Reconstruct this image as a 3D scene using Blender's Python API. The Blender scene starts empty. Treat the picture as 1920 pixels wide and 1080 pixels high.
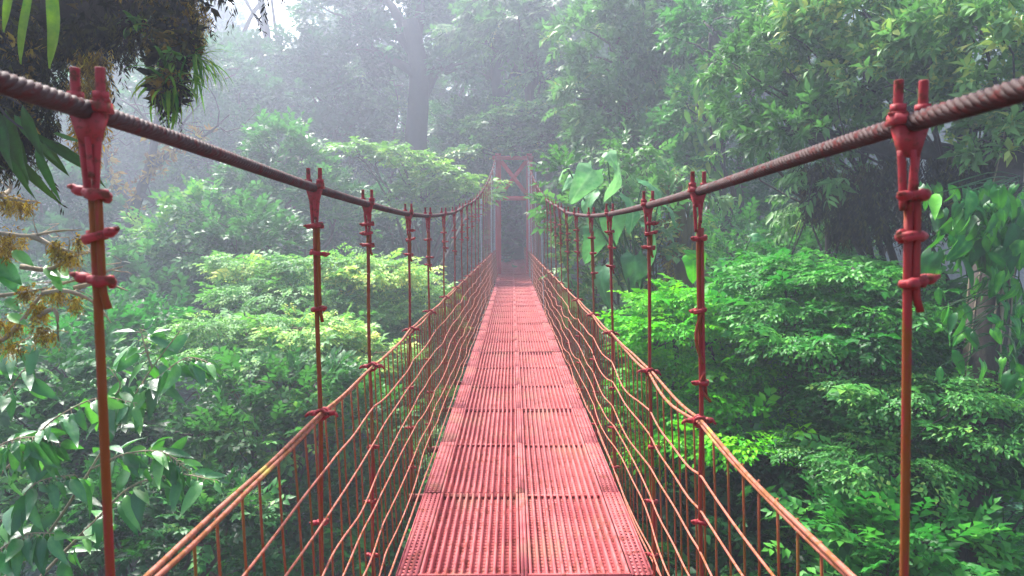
import bpy, math, random
import numpy as np
from mathutils import Vector

SC = bpy.context.scene
COL = SC.collection
RNG = np.random.RandomState(11)
R = math.radians
EYE = 1.6
FPX = 1280.0
PITCH = math.atan(100 / 1280)


# ------------------------------------------------------------------ basics
def at(px, py, Y):
    """point seen at photo pixel (px, py) at distance Y metres ahead of the viewer"""
    u = (px - 960) / FPX
    v = (540 - py) / FPX
    c, s = math.cos(PITCH), math.sin(PITCH)
    r = np.array([u, c + v * s, v * c - s])
    return r * (Y / r[1]) + np.array([0, 0, EYE])


def norm(a):
    a = np.asarray(a, float)
    return a / np.maximum(np.linalg.norm(a, axis=-1, keepdims=True), 1e-9)


class MB:
    """collects shapes for ONE mesh"""
    def __init__(self):
        self.v, self.f, self.n = [], [], 0
        self.tint = []
        self.has_tint = False

    def add(self, v, f, tint=None):
        v = np.asarray(v, float).reshape(-1, 3)
        self.v.append(v)
        self.f.append((np.asarray(f, dtype=np.int64) + self.n))
        self.n += len(v)
        if tint is None:
            self.tint.append(np.zeros(len(v)))
        else:
            self.tint.append(np.broadcast_to(np.asarray(tint, float), (len(v),)))
            self.has_tint = True

    def box(self, lo, hi):
        x0, y0, z0 = lo
        x1, y1, z1 = hi
        v = [(x0, y0, z0), (x1, y0, z0), (x1, y1, z0), (x0, y1, z0), (x0, y0, z1), (x1, y0, z1), (x1, y1, z1), (x0, y1, z1)]
        f = [(0, 3, 2, 1), (4, 5, 6, 7), (0, 1, 5, 4), (1, 2, 6, 5), (2, 3, 7, 6), (3, 0, 4, 7)]
        self.add(v, f)

    def hull8(self, v):
        self.add(v, [(0, 3, 2, 1), (4, 5, 6, 7), (0, 1, 5, 4), (1, 2, 6, 5), (2, 3, 7, 6), (3, 0, 4, 7)])

    def beam(self, a, b, w, h):
        a, b = np.array(a, float), np.array(b, float)
        d = norm(b - a)
        up = np.array([0, 0, 1.0]) if abs(d[2]) < .95 else np.array([0, 1.0, 0])
        s = norm(np.cross(d, up))
        t = np.cross(s, d)
        v = [p + s * i * w / 2 + t * j * h / 2 for p in (a, b) for (i, j) in ((-1, -1), (1, -1), (1, 1), (-1, 1))]
        self.hull8(v)

    def tube(self, path, rad, seg=8, cap=True, tint=None):
        P = np.asarray(path, float)
        n = len(P)
        r = np.broadcast_to(np.asarray(rad, float), (n,))
        T = norm(np.gradient(P, axis=0))
        ref = np.array([0, 0, 1.0]) if abs(T[:, 2]).mean() < .8 else np.array([0, 1.0, 0.05])
        S = norm(np.cross(T, ref))
        U = np.cross(S, T)
        a = np.linspace(0, 2 * math.pi, seg, endpoint=False)
        ring = (S[:, None, :] * np.cos(a)[None, :, None] + U[:, None, :] * np.sin(a)[None, :, None]) * r[:, None, None] + P[:, None, :]
        i = np.arange(n - 1)[:, None] * seg
        j = np.arange(seg)[None, :]
        j2 = (j + 1) % seg
        f = np.stack([i + j, i + j2, i + seg + j2, i + seg + j], -1).reshape(-1, 4)
        self.add(ring.reshape(-1, 3), f, tint)
        if cap:
            for k, base in ((0, 0), (n - 1, (n - 1) * seg)):
                idx = np.arange(seg) + base
                if k == 0:
                    idx = idx[::-1]
                tri = np.stack([np.full(seg - 2, idx[0]), idx[1:-1], idx[2:], idx[2:]], -1)
                self.f.append(tri + (self.n - n * seg))

    def blob(self, c, r, seg=8, rings=5, rough=0.0, rng=None):
        th = np.linspace(0, math.pi, rings + 1)[1:-1]
        ph = np.linspace(0, 2 * math.pi, seg, endpoint=False)
        v = [(0, 0, 1)] + [(math.sin(t) * math.cos(p), math.sin(t) * math.sin(p), math.cos(t)) for t in th for p in ph] + [(0, 0, -1)]
        v = np.array(v)
        if rough and rng is not None:
            v = v * (1 + rough * rng.uniform(-1, 1, (len(v), 1)))
        f = []
        for p in range(seg):
            q = (p + 1) % seg
            f.append((0, 1 + p, 1 + q, 1 + q))
            for t in range(rings - 2):
                b = 1 + t * seg
                f.append((b + p, b + seg + p, b + seg + q, b + q))
            b = 1 + (rings - 2) * seg
            f.append((b + p, len(v) - 1, b + q, b + q))
        self.add(v * np.asarray(r) + np.asarray(c), f)

    def mesh(self, name, mat, smooth=False):
        me = bpy.data.meshes.new(name)
        V = np.concatenate(self.v).astype(np.float32)
        F = [np.asarray(x) for x in self.f]
        quads = np.concatenate([x for x in F if x.shape[1] == 4]) if any(x.shape[1] == 4 for x in F) else np.zeros((0, 4), np.int64)
        tris = np.concatenate([x for x in F if x.shape[1] == 3]) if any(x.shape[1] == 3 for x in F) else np.zeros((0, 3), np.int64)
        if len(quads):
            deg = quads[:, 2] == quads[:, 3]
            tris = np.concatenate([tris, quads[deg][:, :3]])
            quads = quads[~deg]
        loops = np.concatenate([quads.reshape(-1), tris.reshape(-1)]).astype(np.int32)
        starts = np.concatenate([np.arange(len(quads)) * 4, len(quads) * 4 + np.arange(len(tris)) * 3]).astype(np.int32)
        me.vertices.add(len(V))
        me.vertices.foreach_set('co', V.reshape(-1))
        me.loops.add(len(loops))
        me.loops.foreach_set('vertex_index', loops)
        me.polygons.add(len(starts))
        me.polygons.foreach_set('loop_start', starts)
        me.update(calc_edges=True)
        if smooth:
            me.polygons.foreach_set('use_smooth', np.ones(len(starts), bool))
        if self.has_tint:
            at_ = me.attributes.new('tint', 'FLOAT', 'POINT')
            at_.data.foreach_set('value', np.concatenate(self.tint).astype(np.float32))
        me.materials.append(mat)
        return me

    def build(self, name, mat, parent=None, smooth=False, loc=None):
        o = bpy.data.objects.new(name, self.mesh(name, mat, smooth))
        COL.objects.link(o)
        if parent is not None:
            o.parent = parent
        if loc is not None:
            o.location = loc
        return o


def place(name, me, parent=None, loc=(0, 0, 0), rot=(0, 0, 0), scale=(1, 1, 1)):
    o = bpy.data.objects.new(name, me)
    COL.objects.link(o)
    o.parent = parent
    o.location, o.rotation_euler, o.scale = loc, rot, scale
    return o


def empty(name, loc):
    o = bpy.data.objects.new(name, None)
    COL.objects.link(o)
    o.location = loc
    o.empty_display_size = .2
    return o


def tag(o, label, cat, group=None):
    o['label'], o['category'] = label, cat
    if group:
        o['group'] = group
    return o


# ------------------------------------------------------------------ materials
def new_mat(name):
    m = bpy.data.materials.new(name)
    m.use_nodes = True
    nt = m.node_tree
    return m, nt, nt.nodes['Principled BSDF'], nt.nodes['Material Output']


def ramp(nt, stops, fac):
    n = nt.nodes.new('ShaderNodeValToRGB')
    e = n.color_ramp.elements
    while len(e) < len(stops):
        e.new(.5)
    for k, (p, c) in enumerate(stops):
        e[k].position = p
        e[k].color = (*c, 1) if len(c) == 3 else c
    nt.links.new(fac, n.inputs[0])
    return n


def noise(nt, scale, detail=4, rough=.6, coord='Object', stretch=None):
    if coord == 'World':
        tc = nt.nodes.new('ShaderNodeNewGeometry')
        coord = 'Position'
    else:
        tc = nt.nodes.new('ShaderNodeTexCoord')
    n = nt.nodes.new('ShaderNodeTexNoise')
    n.inputs['Scale'].default_value = scale
    n.inputs['Detail'].default_value = detail
    n.inputs['Roughness'].default_value = rough
    if stretch:
        mp = nt.nodes.new('ShaderNodeMapping')
        mp.inputs['Scale'].default_value = stretch
        nt.links.new(tc.outputs[coord], mp.inputs['Vector'])
        nt.links.new(mp.outputs[0], n.inputs['Vector'])
    else:
        nt.links.new(tc.outputs[coord], n.inputs['Vector'])
    return n


def bump(nt, bsdf, src, strength, dist=.01):
    b = nt.nodes.new('ShaderNodeBump')
    b.inputs['Strength'].default_value = strength
    b.inputs['Distance'].default_value = dist
    nt.links.new(src, b.inputs['Height'])
    nt.links.new(b.outputs[0], bsdf.inputs['Normal'])


def mixcol(nt, fac, a, b):
    n = nt.nodes.new('ShaderNodeMix')
    n.data_type = 'RGBA'
    for s, x in ((n.inputs['Factor'], fac), (n.inputs['A'], a), (n.inputs['B'], b)):
        if hasattr(x, 'is_linked'):
            nt.links.new(x, s)
        elif isinstance(x, (int, float)):
            s.default_value = x
        else:
            s.default_value = (*x, 1)
    return n.outputs['Result']


def metal_paint(name, paint, paint2, rust, rust_amt, scale=22, rough=.42, lichen=None, stretch=None, bump_s=.25, coord='Object'):
    m, nt, b, _ = new_mat(name)
    n1 = noise(nt, scale, 6, .65, coord, stretch)
    n2 = noise(nt, scale * .27, 4, .6, coord, stretch)
    base = ramp(nt, [(.35, paint), (.65, paint2)], n2.outputs['Fac'])
    lo = .72 - rust_amt
    k = ramp(nt, [(lo, (0, 0, 0)), (lo + .09, (1, 1, 1))], n1.outputs['Fac'])
    col = mixcol(nt, k.outputs[0], base.outputs[0], rust)
    if lichen:
        n3 = noise(nt, lichen[1], 5, .6, coord)
        k3 = ramp(nt, [(lichen[2], (0, 0, 0)), (lichen[2] + .07, (.8, .8, .8))], n3.outputs['Fac'])
        col = mixcol(nt, k3.outputs[0], col, lichen[0])
    nt.links.new(col, b.inputs['Base Color'])
    rr = ramp(nt, [(0, (rough,) * 3), (1, (min(1, rough + .35),) * 3)], k.outputs[0])
    nt.links.new(rr.outputs[0], b.inputs['Roughness'])
    b.inputs['Specular IOR Level'].default_value = .22
    bump(nt, b, n1.outputs['Fac'], bump_s, .004)
    return m


def leaf_mat(name, stops, rough=.42, trans=.3, tcol=None, spec=.5, vary=.25, mottle=0):
    """stops: [(pos, rgb)...] natural range of leaf colours, indexed by each leaf's own random tint"""
    m, nt, b, out = new_mat(name)
    a = nt.nodes.new('ShaderNodeAttribute')
    a.attribute_name = 'tint'
    oi = nt.nodes.new('ShaderNodeObjectInfo')
    mm = nt.nodes.new('ShaderNodeMath')
    mm.operation = 'MULTIPLY_ADD'
    nt.links.new(oi.outputs['Random'], mm.inputs[0])
    mm.inputs[1].default_value = vary * .6
    nt.links.new(a.outputs['Fac'], mm.inputs[2])
    m2 = nt.nodes.new('ShaderNodeMath')
    m2.operation = 'SUBTRACT'
    nt.links.new(mm.outputs[0], m2.inputs[0])
    m2.inputs[1].default_value = vary * .3
    tot = m2.outputs[0]
    if mottle:
        nz = noise(nt, mottle, 5, .7)
        m3 = nt.nodes.new('ShaderNodeMath')
        m3.operation = 'MULTIPLY_ADD'
        nt.links.new(nz.outputs['Fac'], m3.inputs[0])
        m3.inputs[1].default_value = .7
        nt.links.new(tot, m3.inputs[2])
        m4 = nt.nodes.new('ShaderNodeMath')
        m4.operation = 'SUBTRACT'
        nt.links.new(m3.outputs[0], m4.inputs[0])
        m4.inputs[1].default_value = .35
        tot = m4.outputs[0]
        bump(nt, b, nz.outputs['Fac'], .35, .01)
    r = ramp(nt, stops, tot)
    nt.links.new(r.outputs[0], b.inputs['Base Color'])
    b.inputs['Roughness'].default_value = rough
    b.inputs['Specular IOR Level'].default_value = spec * .55
    if trans:
        t = nt.nodes.new('ShaderNodeBsdfTranslucent')
        col = mixcol(nt, .5, r.outputs[0], tcol or (.22, .36, .03))
        nt.links.new(col, t.inputs['Color'])
        mx = nt.nodes.new('ShaderNodeMixShader')
        mx.inputs[0].default_value = trans
        nt.links.new(b.outputs[0], mx.inputs[1])
        nt.links.new(t.outputs[0], mx.inputs[2])
        nt.links.new(mx.outputs[0], out.inputs['Surface'])
    return m


def bark_mat(name, c1, c2, moss, moss_amt, scale=6):
    m, nt, b, _ = new_mat(name)
    n1 = noise(nt, scale * 2.5, 6, .7, 'Object', (1, 1, .3))
    n2 = noise(nt, scale * .6, 5, .65)
    base = ramp(nt, [(.3, c1), (.7, c2)], n1.outputs['Fac'])
    k = ramp(nt, [(.68 - moss_amt, (0, 0, 0)), (.78 - moss_amt, (1, 1, 1))], n2.outputs['Fac'])
    col = mixcol(nt, k.outputs[0], base.outputs[0], moss)
    nt.links.new(col, b.inputs['Base Color'])
    b.inputs['Roughness'].default_value = .85
    bump(nt, b, n1.outputs['Fac'], .8, .03)
    return m


RED, RED2, RUST = (.46, .04, .042), (.36, .028, .03), (.20, .055, .018)
M = {}
M['rod'] = metal_paint('painted_rod', (.23, .016, .018), (.17, .022, .012), (.17, .045, .008), .26, 36, .6, stretch=(1, 1, .12), coord='Object')
M['clamp'] = metal_paint('painted_clamp', (.29, .022, .029), (.22, .016, .020), (.10, .026, .014), .2, 60, .6, bump_s=.12)
M['rope'] = metal_paint('steel_rope', (.030, .012, .011), (.055, .023, .021), (.075, .014, .013), .2, 40, .72)
M['rail'] = metal_paint('painted_rail', (.35, .125, .078), (.29, .088, .058), (.22, .08, .03), .24, 34, .58, lichen=((.40, .33, .05), 5, .62))
M['net'] = metal_paint('painted_net_wire', (.38, .125, .080), (.32, .09, .058), (.24, .08, .025), .2, 30, .58)
M['bar'] = metal_paint('rusty_bar', (.20, .042, .016), (.26, .068, .02), (.16, .07, .014), .2, 30, .6, stretch=(1, 1, .15))
M['deck'] = metal_paint('painted_deck', (.41, .100, .096), (.27, .046, .052), (.22, .050, .04), .19, 11, .62, lichen=((.30, .105, .075), 2.3, .55), bump_s=.15, coord='World')
M['beam'] = metal_paint('rusty_beam', (.10, .018, .014), (.07, .014, .010), (.09, .03, .010), .25, 20, .7)
M['tower'] = metal_paint('painted_tower', (.50, .013, .024), (.43, .011, .02), (.2, .03, .02), .08, 6, .5)
M['grey_steel'] = metal_paint('galvanised_steel', (.35, .40, .44), (.27, .31, .35), (.22, .2, .18), .08, 20, .4)

# ------------------------------------------------------------------ the bridge
bridge = empty('suspension_bridge', (.03, 0, 0))
tag(bridge, 'red painted steel suspension footbridge stretching into the misty forest', 'footbridge')
B0 = np.array([.03, 0, 0])

CY = [-8, -3, -.5, .85, 1.07, 2.3, 3.1, 4.4, 5.4, 6.7, 7.9, 9.0, 11.6, 15.2, 18.5, 21.5, 24.5, 27.75]
CZ = [2.3, 1.86, 1.79, 1.785, 1.782, 1.748, 1.735, 1.73, 1.748, 1.80, 1.86, 1.955, 2.16, 2.57, 3.03, 3.5, 4.06, 4.72]


def smooth_interp(y, X, Z):
    """interpolation with Catmull-Rom tangents"""
    X, Z = np.array(X, float), np.array(Z, float)
    m = np.gradient(Z, X)
    y = np.asarray(y, float)
    i = np.clip(np.searchsorted(X, y) - 1, 0, len(X) - 2)
    h = X[i + 1] - X[i]
    t = (y - X[i]) / h
    return (2 * t**3 - 3 * t**2 + 1) * Z[i] + (t**3 - 2 * t**2 + t) * h * m[i] + (-2 * t**3 + 3 * t**2) * Z[i + 1] + (t**3 - t**2) * h * m[i + 1]


def cable_z(y, side):
    return smooth_interp(y, CY, CZ) + (.012 if side < 0 else -.014) * np.clip(1 - np.asarray(y) / 4, 0, 1)


def cable_x(side):
    return -.652 if side < 0 else .614


def rod_bottom_x(side):
    return -.652 if side < 0 else .675


HY = [-1.3, -.12, 1.07, 2.27, 3.1, 4.32, 5.32, 6.55, 7.75, 8.85, 9.95] + [9.95 + 1.12 * k for k in range(1, 16)]
RAIL_H = .975


def rail_pt(y, side, kdrop=0):
    """a rail point: x, z"""
    return (-.642 if side < 0 else .636), RAIL_H + (.02 if side < 0 else -.005)


# main cables -----------------------------------------------------------
for side in (-1, 1):
    mb = MB()
    y1 = 8.0
    ys = np.arange(-2.2, y1 + .001, .008)
    path = np.stack([np.full_like(ys, cable_x(side)), ys, cable_z(ys, side)], -1) - B0
    T = norm(np.gradient(path, axis=0))
    S = np.broadcast_to(np.array([1.0, 0, 0]), T.shape)
    U = np.cross(S, T)
    for k in range(6):
        a = -side * 2 * math.pi * (ys / .092) + k * math.pi / 3
        pk = path + (S * np.cos(a)[:, None] + U * np.sin(a)[:, None]) * .0098
        mb.tube(pk, .0062, 6)
    ys2 = np.concatenate([np.arange(y1, 27.75, .2), [27.75, 28.2]])
    p2 = np.stack([np.full_like(ys2, cable_x(side)), ys2, cable_z(np.minimum(ys2, 27.75), side)], -1) - B0
    mb.tube(p2, .0165, 8)
    # stay running down behind the tower
    mb.tube([(cable_x(side) - B0[0], 28.2, 4.72), (cable_x(side) - B0[0], 33, 3.0), (cable_x(side) - B0[0], 38, 1.0)], .0165, 8)
    mb.build('main_cable', M['rope'], bridge, True)

# hangers ---------------------------------------------------------------
def hexprism(mb, c, r, h):
    mb.tube([(c[0], c[1], c[2]), (c[0], c[1], c[2] + h)], r, 6)


def make_clamp():
    mb = MB()
    # saddle: a wedge narrowing down to the rod, a bar on top, two threaded prongs with hexagon nuts
    d = .017
    mb.hull8([(-.014, -.010, -.062), (.014, -.010, -.062), (.014, .010, -.062), (-.014, .010, -.062), (-.029, -d * .8, -.006), (.029, -d * .8, -.006), (.029, d * .8, -.006), (-.029, d * .8, -.006)])
    mb.hull8([(-.037, -d - .002, -.0035), (.037, -d - .002, -.0035), (.037, d + .002, -.0035), (-.037, d + .002, -.0035), (-.035, -d + .002, .0155), (.035, -d + .002, .0155), (.035, d - .002, .0155), (-.035, d - .002, .0155)])
    for s in (-1, 1):
        x = s * .0235
        hexprism(mb, (x, 0, .0158), .0180, .003)
        hexprism(mb, (x, 0, .0190), .0152, .014)
        zz = np.arange(.02, .079, .0022)
        mb.tube(np.stack([np.full_like(zz, x), np.zeros_like(zz), zz], -1), .0078 + .0012 * (np.arange(len(zz)) % 2), 9)
    # thimble: the two rod legs that close below the saddle
    for s in (-1, 1):
        t = np.linspace(0, 1, 10)
        x = s * (.0075 * (1 - t) ** 1.2 + .0068)
        mb.tube(np.stack([x, 0 * t, -.05 - .11 * t], -1), .0076 - .0008 * t, 8)
    t = np.linspace(0, 1, 6)
    mb.tube(np.stack([.002 + .006 * t, -.009 - .002 * t, -.05 - .075 * t], -1), .0062, 6)
    for q in mb.v:
        q *= .84
    return mb.mesh('cable_clamp', M['clamp'], False)


def make_tie(seed):
    r = np.random.RandomState(seed)
    mb = MB()
    a = np.linspace(0, 4 * math.pi, 33)
    mb.tube(np.stack([.0165 * np.cos(a) + .003, .0150 * np.sin(a), .011 * (a / a[-1] - .5) + .002 * np.sin(a * .5)], -1), .0062, 6)
    s = r.choice([-1, 1])
    mb.blob((s * .024, -.004, .001), (.0145, .0105, .0085), 8, 6, .1, r)
    mb.blob((-s * .006, -.015, 0), (.0125, .008, .0095), 8, 6, .1, r)
    mb.tube([(s * .022, -.006, 0), (s * .034, -.008, .002 + .004 * r.rand()), (s * .041, -.006, .004)], [.0062, .005, .0035], 6)
    return mb.mesh('wire_tie', M['clamp'], True)


def make_rail_tie(seed):
    r = np.random.RandomState(seed)
    mb = MB()
    for q in (-1, 1):
        a = np.linspace(0, 2.6 * math.pi, 22)
        mb.tube(np.stack([.019 * np.cos(a), q * .011 + .007 * (a / a[-1] - .5), .0165 * np.sin(a)], -1), .0055, 6)
    mb.blob((-.032, 0, .004), (.020, .011, .0095), 8, 6, .12, r)
    mb.blob((.030, .004, .002), (.017, .011, .0105), 8, 6, .12, r)
    mb.tube([(-.04, 0, .004), (-.053, -.004, .001), (-.060, -.004, -.006)], [.007, .0055, .004], 6)
    mb.tube([(.034, .004, 0), (.046, .008, -.004), (.052, .004, -.013)], [.007, .0055, .004], 6)
    return mb.mesh('rail_tie', M['clamp'], True)


CLAMP = make_clamp()
TIES = [make_tie(s) for s in range(4)]
RTIES = [make_rail_tie(s) for s in range(3)]
hr = np.random.RandomState(5)
tie_spec = {(-1, 1.07): (.128, .192, .262), (1, 1.07): (.112, .174, .247), (-1, 2.27): (.125, .215, .40, ), (1, 2.27): (.155, .395, .64),
            (-1, 3.1): (.09, .13, .185), (1, 3.1): (.08, .125, .19), (-1, 4.32): (.10, .16, .255), (1, 4.32): (.11, .21, .33)}
for yi, y in enumerate(HY):
    for side in (-1, 1):
        zt = float(cable_z(y, side))
        xt, xb = cable_x(side), rod_bottom_x(side)
        z0 = zt - .125
        zs = np.linspace(z0, -.16, 26)
        amp = .005 if y > 1.2 else .0015
        wob = amp * np.sin(np.linspace(0, 7 + 5 * hr.rand(), 26) + 6 * hr.rand()) * np.sin(np.linspace(0, math.pi, 26))
        xs = xt + (xb - xt) * (zt - zs) / (zt + .16) + wob
        mb = MB()
        P = np.stack([xs, np.full(26, y) + wob[::-1] * .6, zs], -1) - B0
        grey = y > 24 or (yi % 7 == 0 and y > 8)
        mb.tube(P, .0078 if y > 1.2 else .0070, 8)
        # doubled upper length of the rod, a loose tail at its end
        offs = tie_spec.get((side, y), tuple(.10 + np.cumsum(hr.uniform(.05, .16, 3))))
        L = max(offs) + .045
        zz = np.linspace(zt - .12, zt - L, 9)
        xx = xt + (xb - xt) * (zt - zz) / (zt + .16) + .0108 * np.array([1, 1, 1, 1, 1, 1, 1, 1.1, 1.7])
        mb.tube(np.stack([xx, np.full(9, y - .004), zz], -1) - B0, .0060, 7)
        if (side, y) == (1, 2.27):      # loose loop of wire beside this rod
            q = np.linspace(0, 1, 16)
            lx = xt + (xb - xt) * .3 - .024 * np.sin(q * math.pi) + .006
            mb.tube(np.stack([lx, np.full(16, y - .012), 1.36 - .19 * q], -1) - B0, .0055, 6)
            mb.tube(np.stack([lx + .008 + .022 * q, np.full(16, y - .012), 1.14 - .10 * q], -1) - B0, .005, 6)
        h = mb.build('hanger', M['grey_steel'] if grey else M['rod'], bridge, True)
        if grey:
            h['label'] = 'bare galvanised grey hanger rod'
        place('cable_clamp', CLAMP, h, (xt - B0[0], y, zt), (math.atan2(float(cable_z(y + .05, side) - cable_z(y - .05, side)), .1), 0, hr.uniform(-.12, .12)))
        for k, o in enumerate(offs):
            fx = xt + (xb - xt) * o / (zt + .16)
            place('wire_tie', TIES[(yi + k + (side > 0)) % 4], h, (fx - B0[0] + .005, y - .002, zt - o), (hr.uniform(-.2, .2), hr.uniform(-.2, .2), hr.uniform(-.5, .5) + (math.pi if k == 1 else 0)))
        rx, rz = rail_pt(y, side)
        place('rail_tie', RTIES[(yi + (side > 0)) % 3], h, (rx - B0[0], y, rz), (0, hr.uniform(-.15, .15), hr.uniform(-.2, .2)))
        if y < 12:
            for zl in (.62, .36, .10):
                fx = xt + (xb - xt) * (zt - zl) / (zt + .16)
                place('wire_tie', TIES[(yi + int(zl * 9)) % 4], h, (fx - B0[0], y - .002, zl), (0, 0, hr.uniform(-.6, .6)))

# handrails: a twin wire rope on each side ----------------------------------
REND = 37.5
for side in (-1, 1):
    knots = [y for y in HY if y > -1.4] + list(np.arange(28, REND, 1.2))
    ys = np.arange(-1.3, REND, .05)
    mb = MB()
    rr = np.random.RandomState(3 + side)
    for k in (-1, 1):
        dx = np.zeros_like(ys)
        dz = np.zeros_like(ys)
        for a, b in zip(knots[:-1], knots[1:]):
            s = (ys >= a) & (ys < b)
            t = (ys[s] - a) / (b - a)
            dz[s] = -rr.uniform(.004, .016 if side < 0 else .03) * np.sin(t * math.pi)
            dx[s] = rr.uniform(-.008, .008) * np.sin(t * math.pi)
        x0, z0 = rail_pt(0, side)
        P = np.stack([x0 + dx + k * .0052 * np.cos(ys * 2.1), ys, z0 + dz + k * .0058 + .002 * np.sin(ys * 9 + k)], -1) - B0
        mb.tube(P, .0060, 7)
    mb.build('handrail', M['rail'], bridge, True)

# net wires ------------------------------------------------------------------
for side in (-1, 1):
    knots = [y for y in HY if y > -1.4] + list(np.arange(28, REND, 1.2))
    rr = np.random.RandomState(8 + side)
    for k, z0 in enumerate((.80, .66, .52, .385, .25, .115, .012)):
        ys = np.arange(-1.3, REND, .06)
        dz, dx = np.zeros_like(ys), np.zeros_like(ys)
        off = rr.uniform(-.015, .015, len(knots) + 1)
        for i, (a, b) in enumerate(zip(knots[:-1], knots[1:])):
            s = (ys >= a) & (ys < b)
            t = (ys[s] - a) / (b - a)
            sag = rr.uniform(0, .022 if side < 0 else .05) * (0 if k == 6 else 1)
            dz[s] = off[i] * (1 - t) + off[i + 1] * t - sag * np.sin(t * math.pi) ** .8 + rr.uniform(-.008, .008) * np.sin(t * 3 * math.pi)
            dx[s] = rr.uniform(-.02, .02) * np.sin(t * math.pi)
        f = (RAIL_H - z0) / RAIL_H
        x = (-.642 + .055 * f) if side < 0 else (.636 + .02 * f)
        if k == 6:
            x = -.572 if side < 0 else .692
        mb = MB()
        mb.tube(np.stack([x + dx, ys, z0 + dz * (0 if k == 6 else 1)], -1) - B0, .0041 if k < 6 else .0055, 6)
        mb.build('net_wire', M['net'], bridge, True)

# thin upright bars of the side nets: the nearest hundred as parts, the rest as one
far = MB()
br = np.random.RandomState(17)
for side in (-1, 1):
    y, n = .62, 0
    while y < REND:
        x0, z0 = rail_pt(y, side)
        xb = (-.605 if side < 0 else .685)
        q = np.linspace(0, 1, 8)
        lean = br.uniform(-.02, .02)
        P = np.stack([x0 + (-.012 if side < 0 else .012) + (xb - x0) * q + br.uniform(-.004, .004) * np.sin(q * math.pi * 2), y + lean * q + br.uniform(-.006, .006) * np.sin(q * math.pi), z0 - .012 - (z0 + .046) * q], -1) - B0
        if n < 50:
            mb = MB()
            mb.tube(P, .0036, 6)
            mb.build('net_bar', M['bar'], bridge, True)
        else:
            far.tube(P, .0036, 5)
        n += 1
        y += br.uniform(.105, .15)
o = far.build('net_bar', M['bar'], bridge, True)
o['kind'] = 'stuff'

# deck -------------------------------------------------------------------------
DX0, DX1 = -.545, .665
DC = (DX0 + DX1) / 2
PL = 1.03


def make_panel(s, seed):
    """one deck plate: ribbed grating, pierced flange along the outer edge, lapped seam"""
    r = np.random.RandomState(seed)
    mb = MB()
    W = (DX1 - DX0) / 2
    inner, rib0, outer = .012, .009, W - .095
    L = PL - .006
    nr = 13
    for k in range(nr):
        x = rib0 + (outer - rib0) * (k + .5) / nr
        t = .0058
        ys = np.linspace(.0, L + .005, 6)
        v, f = [], []
        j = r.uniform(-.0012, .0012, 6)
        for q, yy in enumerate(ys):
            v += [(s * (x - .0095), yy, -.036), (s * (x - t), yy, j[q]), (s * (x + t), yy, j[q]), (s * (x + .0095), yy, -.036)]
        for q in range(5):
            for c in range(3):
                f.append((q * 4 + c, q * 4 + c + 1, q * 4 + 5 + c, q * 4 + 4 + c))
        mb.add(v, f)
    yy = .0
    while yy < L - .002:        # slotted web between the ribs
        a, b = sorted((s * rib0, s * outer))
        mb.box((a, yy, -.040), (b, min(yy + .031, L + .004), -.034))
        yy += .0345
    def strip(xa, xb, ya, yb, z0, z1):
        a, b = sorted((s * xa, s * xb))
        mb.box((a, ya, z0), (b, yb, z1))
    strip(inner - .012, rib0 + .0065, 0, L, -.034, -.001)        # centre strip
    for q in range(4):                                          # pierced flange
        xa = outer - .0065 + q * .0262
        strip(xa, xa + .0155, 0, L, -.007, .0)
    yy = .0
    while yy < L - .02:
        strip(outer - .0055, W - .003, yy, yy + .017 + .006 * r.rand(), -.009, -.0022)
        yy += .034
    strip(rib0 + .007, outer - .007, .0, .012, -.03, .0012 if seed == 36 else -.014)               # seam laps
    strip(rib0 + .007, outer - .007, L - .006, L + .0055, -.03, -.016)
    strip(W - .004, W + .002, 0, L + .004, -.05, .003)                # edge angle
    return mb.mesh('deck_panel', M['deck'], False)


PAN = {s: [make_panel(s, 28 + 8 * k) for k in range(3)] for s in (-1, 1)}
pr = np.random.RandomState(2)
y, k = -1.02, 0
while y < 37.5:
    for s in (-1, 1):
        up = .0 if y < 29 else .02 * (y - 29) ** 1.15
        slope = 0 if y < 29 else .03
        place('deck_panel', PAN[s][k % 3], bridge, (DC - B0[0] + s * .0012, y, pr.uniform(-.004, .004) + up), (pr.uniform(-.006, .006) + slope, pr.uniform(-.005, .005), pr.uniform(-.002, .002)))
    y += PL
    k += 1
for y in HY[1:]:
    mb = MB()
    mb.box((-.67 - B0[0], y - .018, -.125), (.69 - B0[0], y + .018, -.085))
    mb.build('cross_beam', M['beam'], bridge)
for x in (-.5, .62):
    mb = MB()
    mb.box((x - .02 - B0[0], -1, -.052), (x + .02 - B0[0], 28.6, -.02))
    mb.build('stringer', M['rod'], bridge)

# portal tower -----------------------------------------------------------------
TY = 27.9
mb = MB()
mb.box((-.80 - B0[0], TY - .08, 4.62), (.86 - B0[0], TY + .08, 4.76))
tower = mb.build('tower', M['tower'], bridge)
for x in (-.56, .70):
    mb = MB()
    # channel section: web and two flanges
    x -= B0[0]
    mb.box((x - .10, TY - .014, -7), (x + .10, TY + .014, 4.617))
    for q in (-1, 1):
        mb.box((x + q * .104 - .014, TY - .09, -7), (x + q * .104 + .014, TY + .09, 4.617))
    mb.box((x - .115, TY - .10, 4.763), (x + .115, TY + .10, 4.86))
    mb.build('post', M['tower'], tower)
mb = MB()
mb.box((-.442 - B0[0], TY - .06, 2.98), (.582 - B0[0], TY + .06, 3.16))
mb.build('cross_bar', M['tower'], tower)
for (a, b, dy) in (((-.44, 4.56), (.58, 3.24), -.03), ((.58, 4.56), (-.44, 3.24), .03)):
    mb = MB()
    mb.beam((a[0] - B0[0], TY + dy, a[1]), (b[0] - B0[0], TY + dy, b[1]), .055, .16)
    mb.build('cross_brace', M['tower'], tower)
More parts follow.
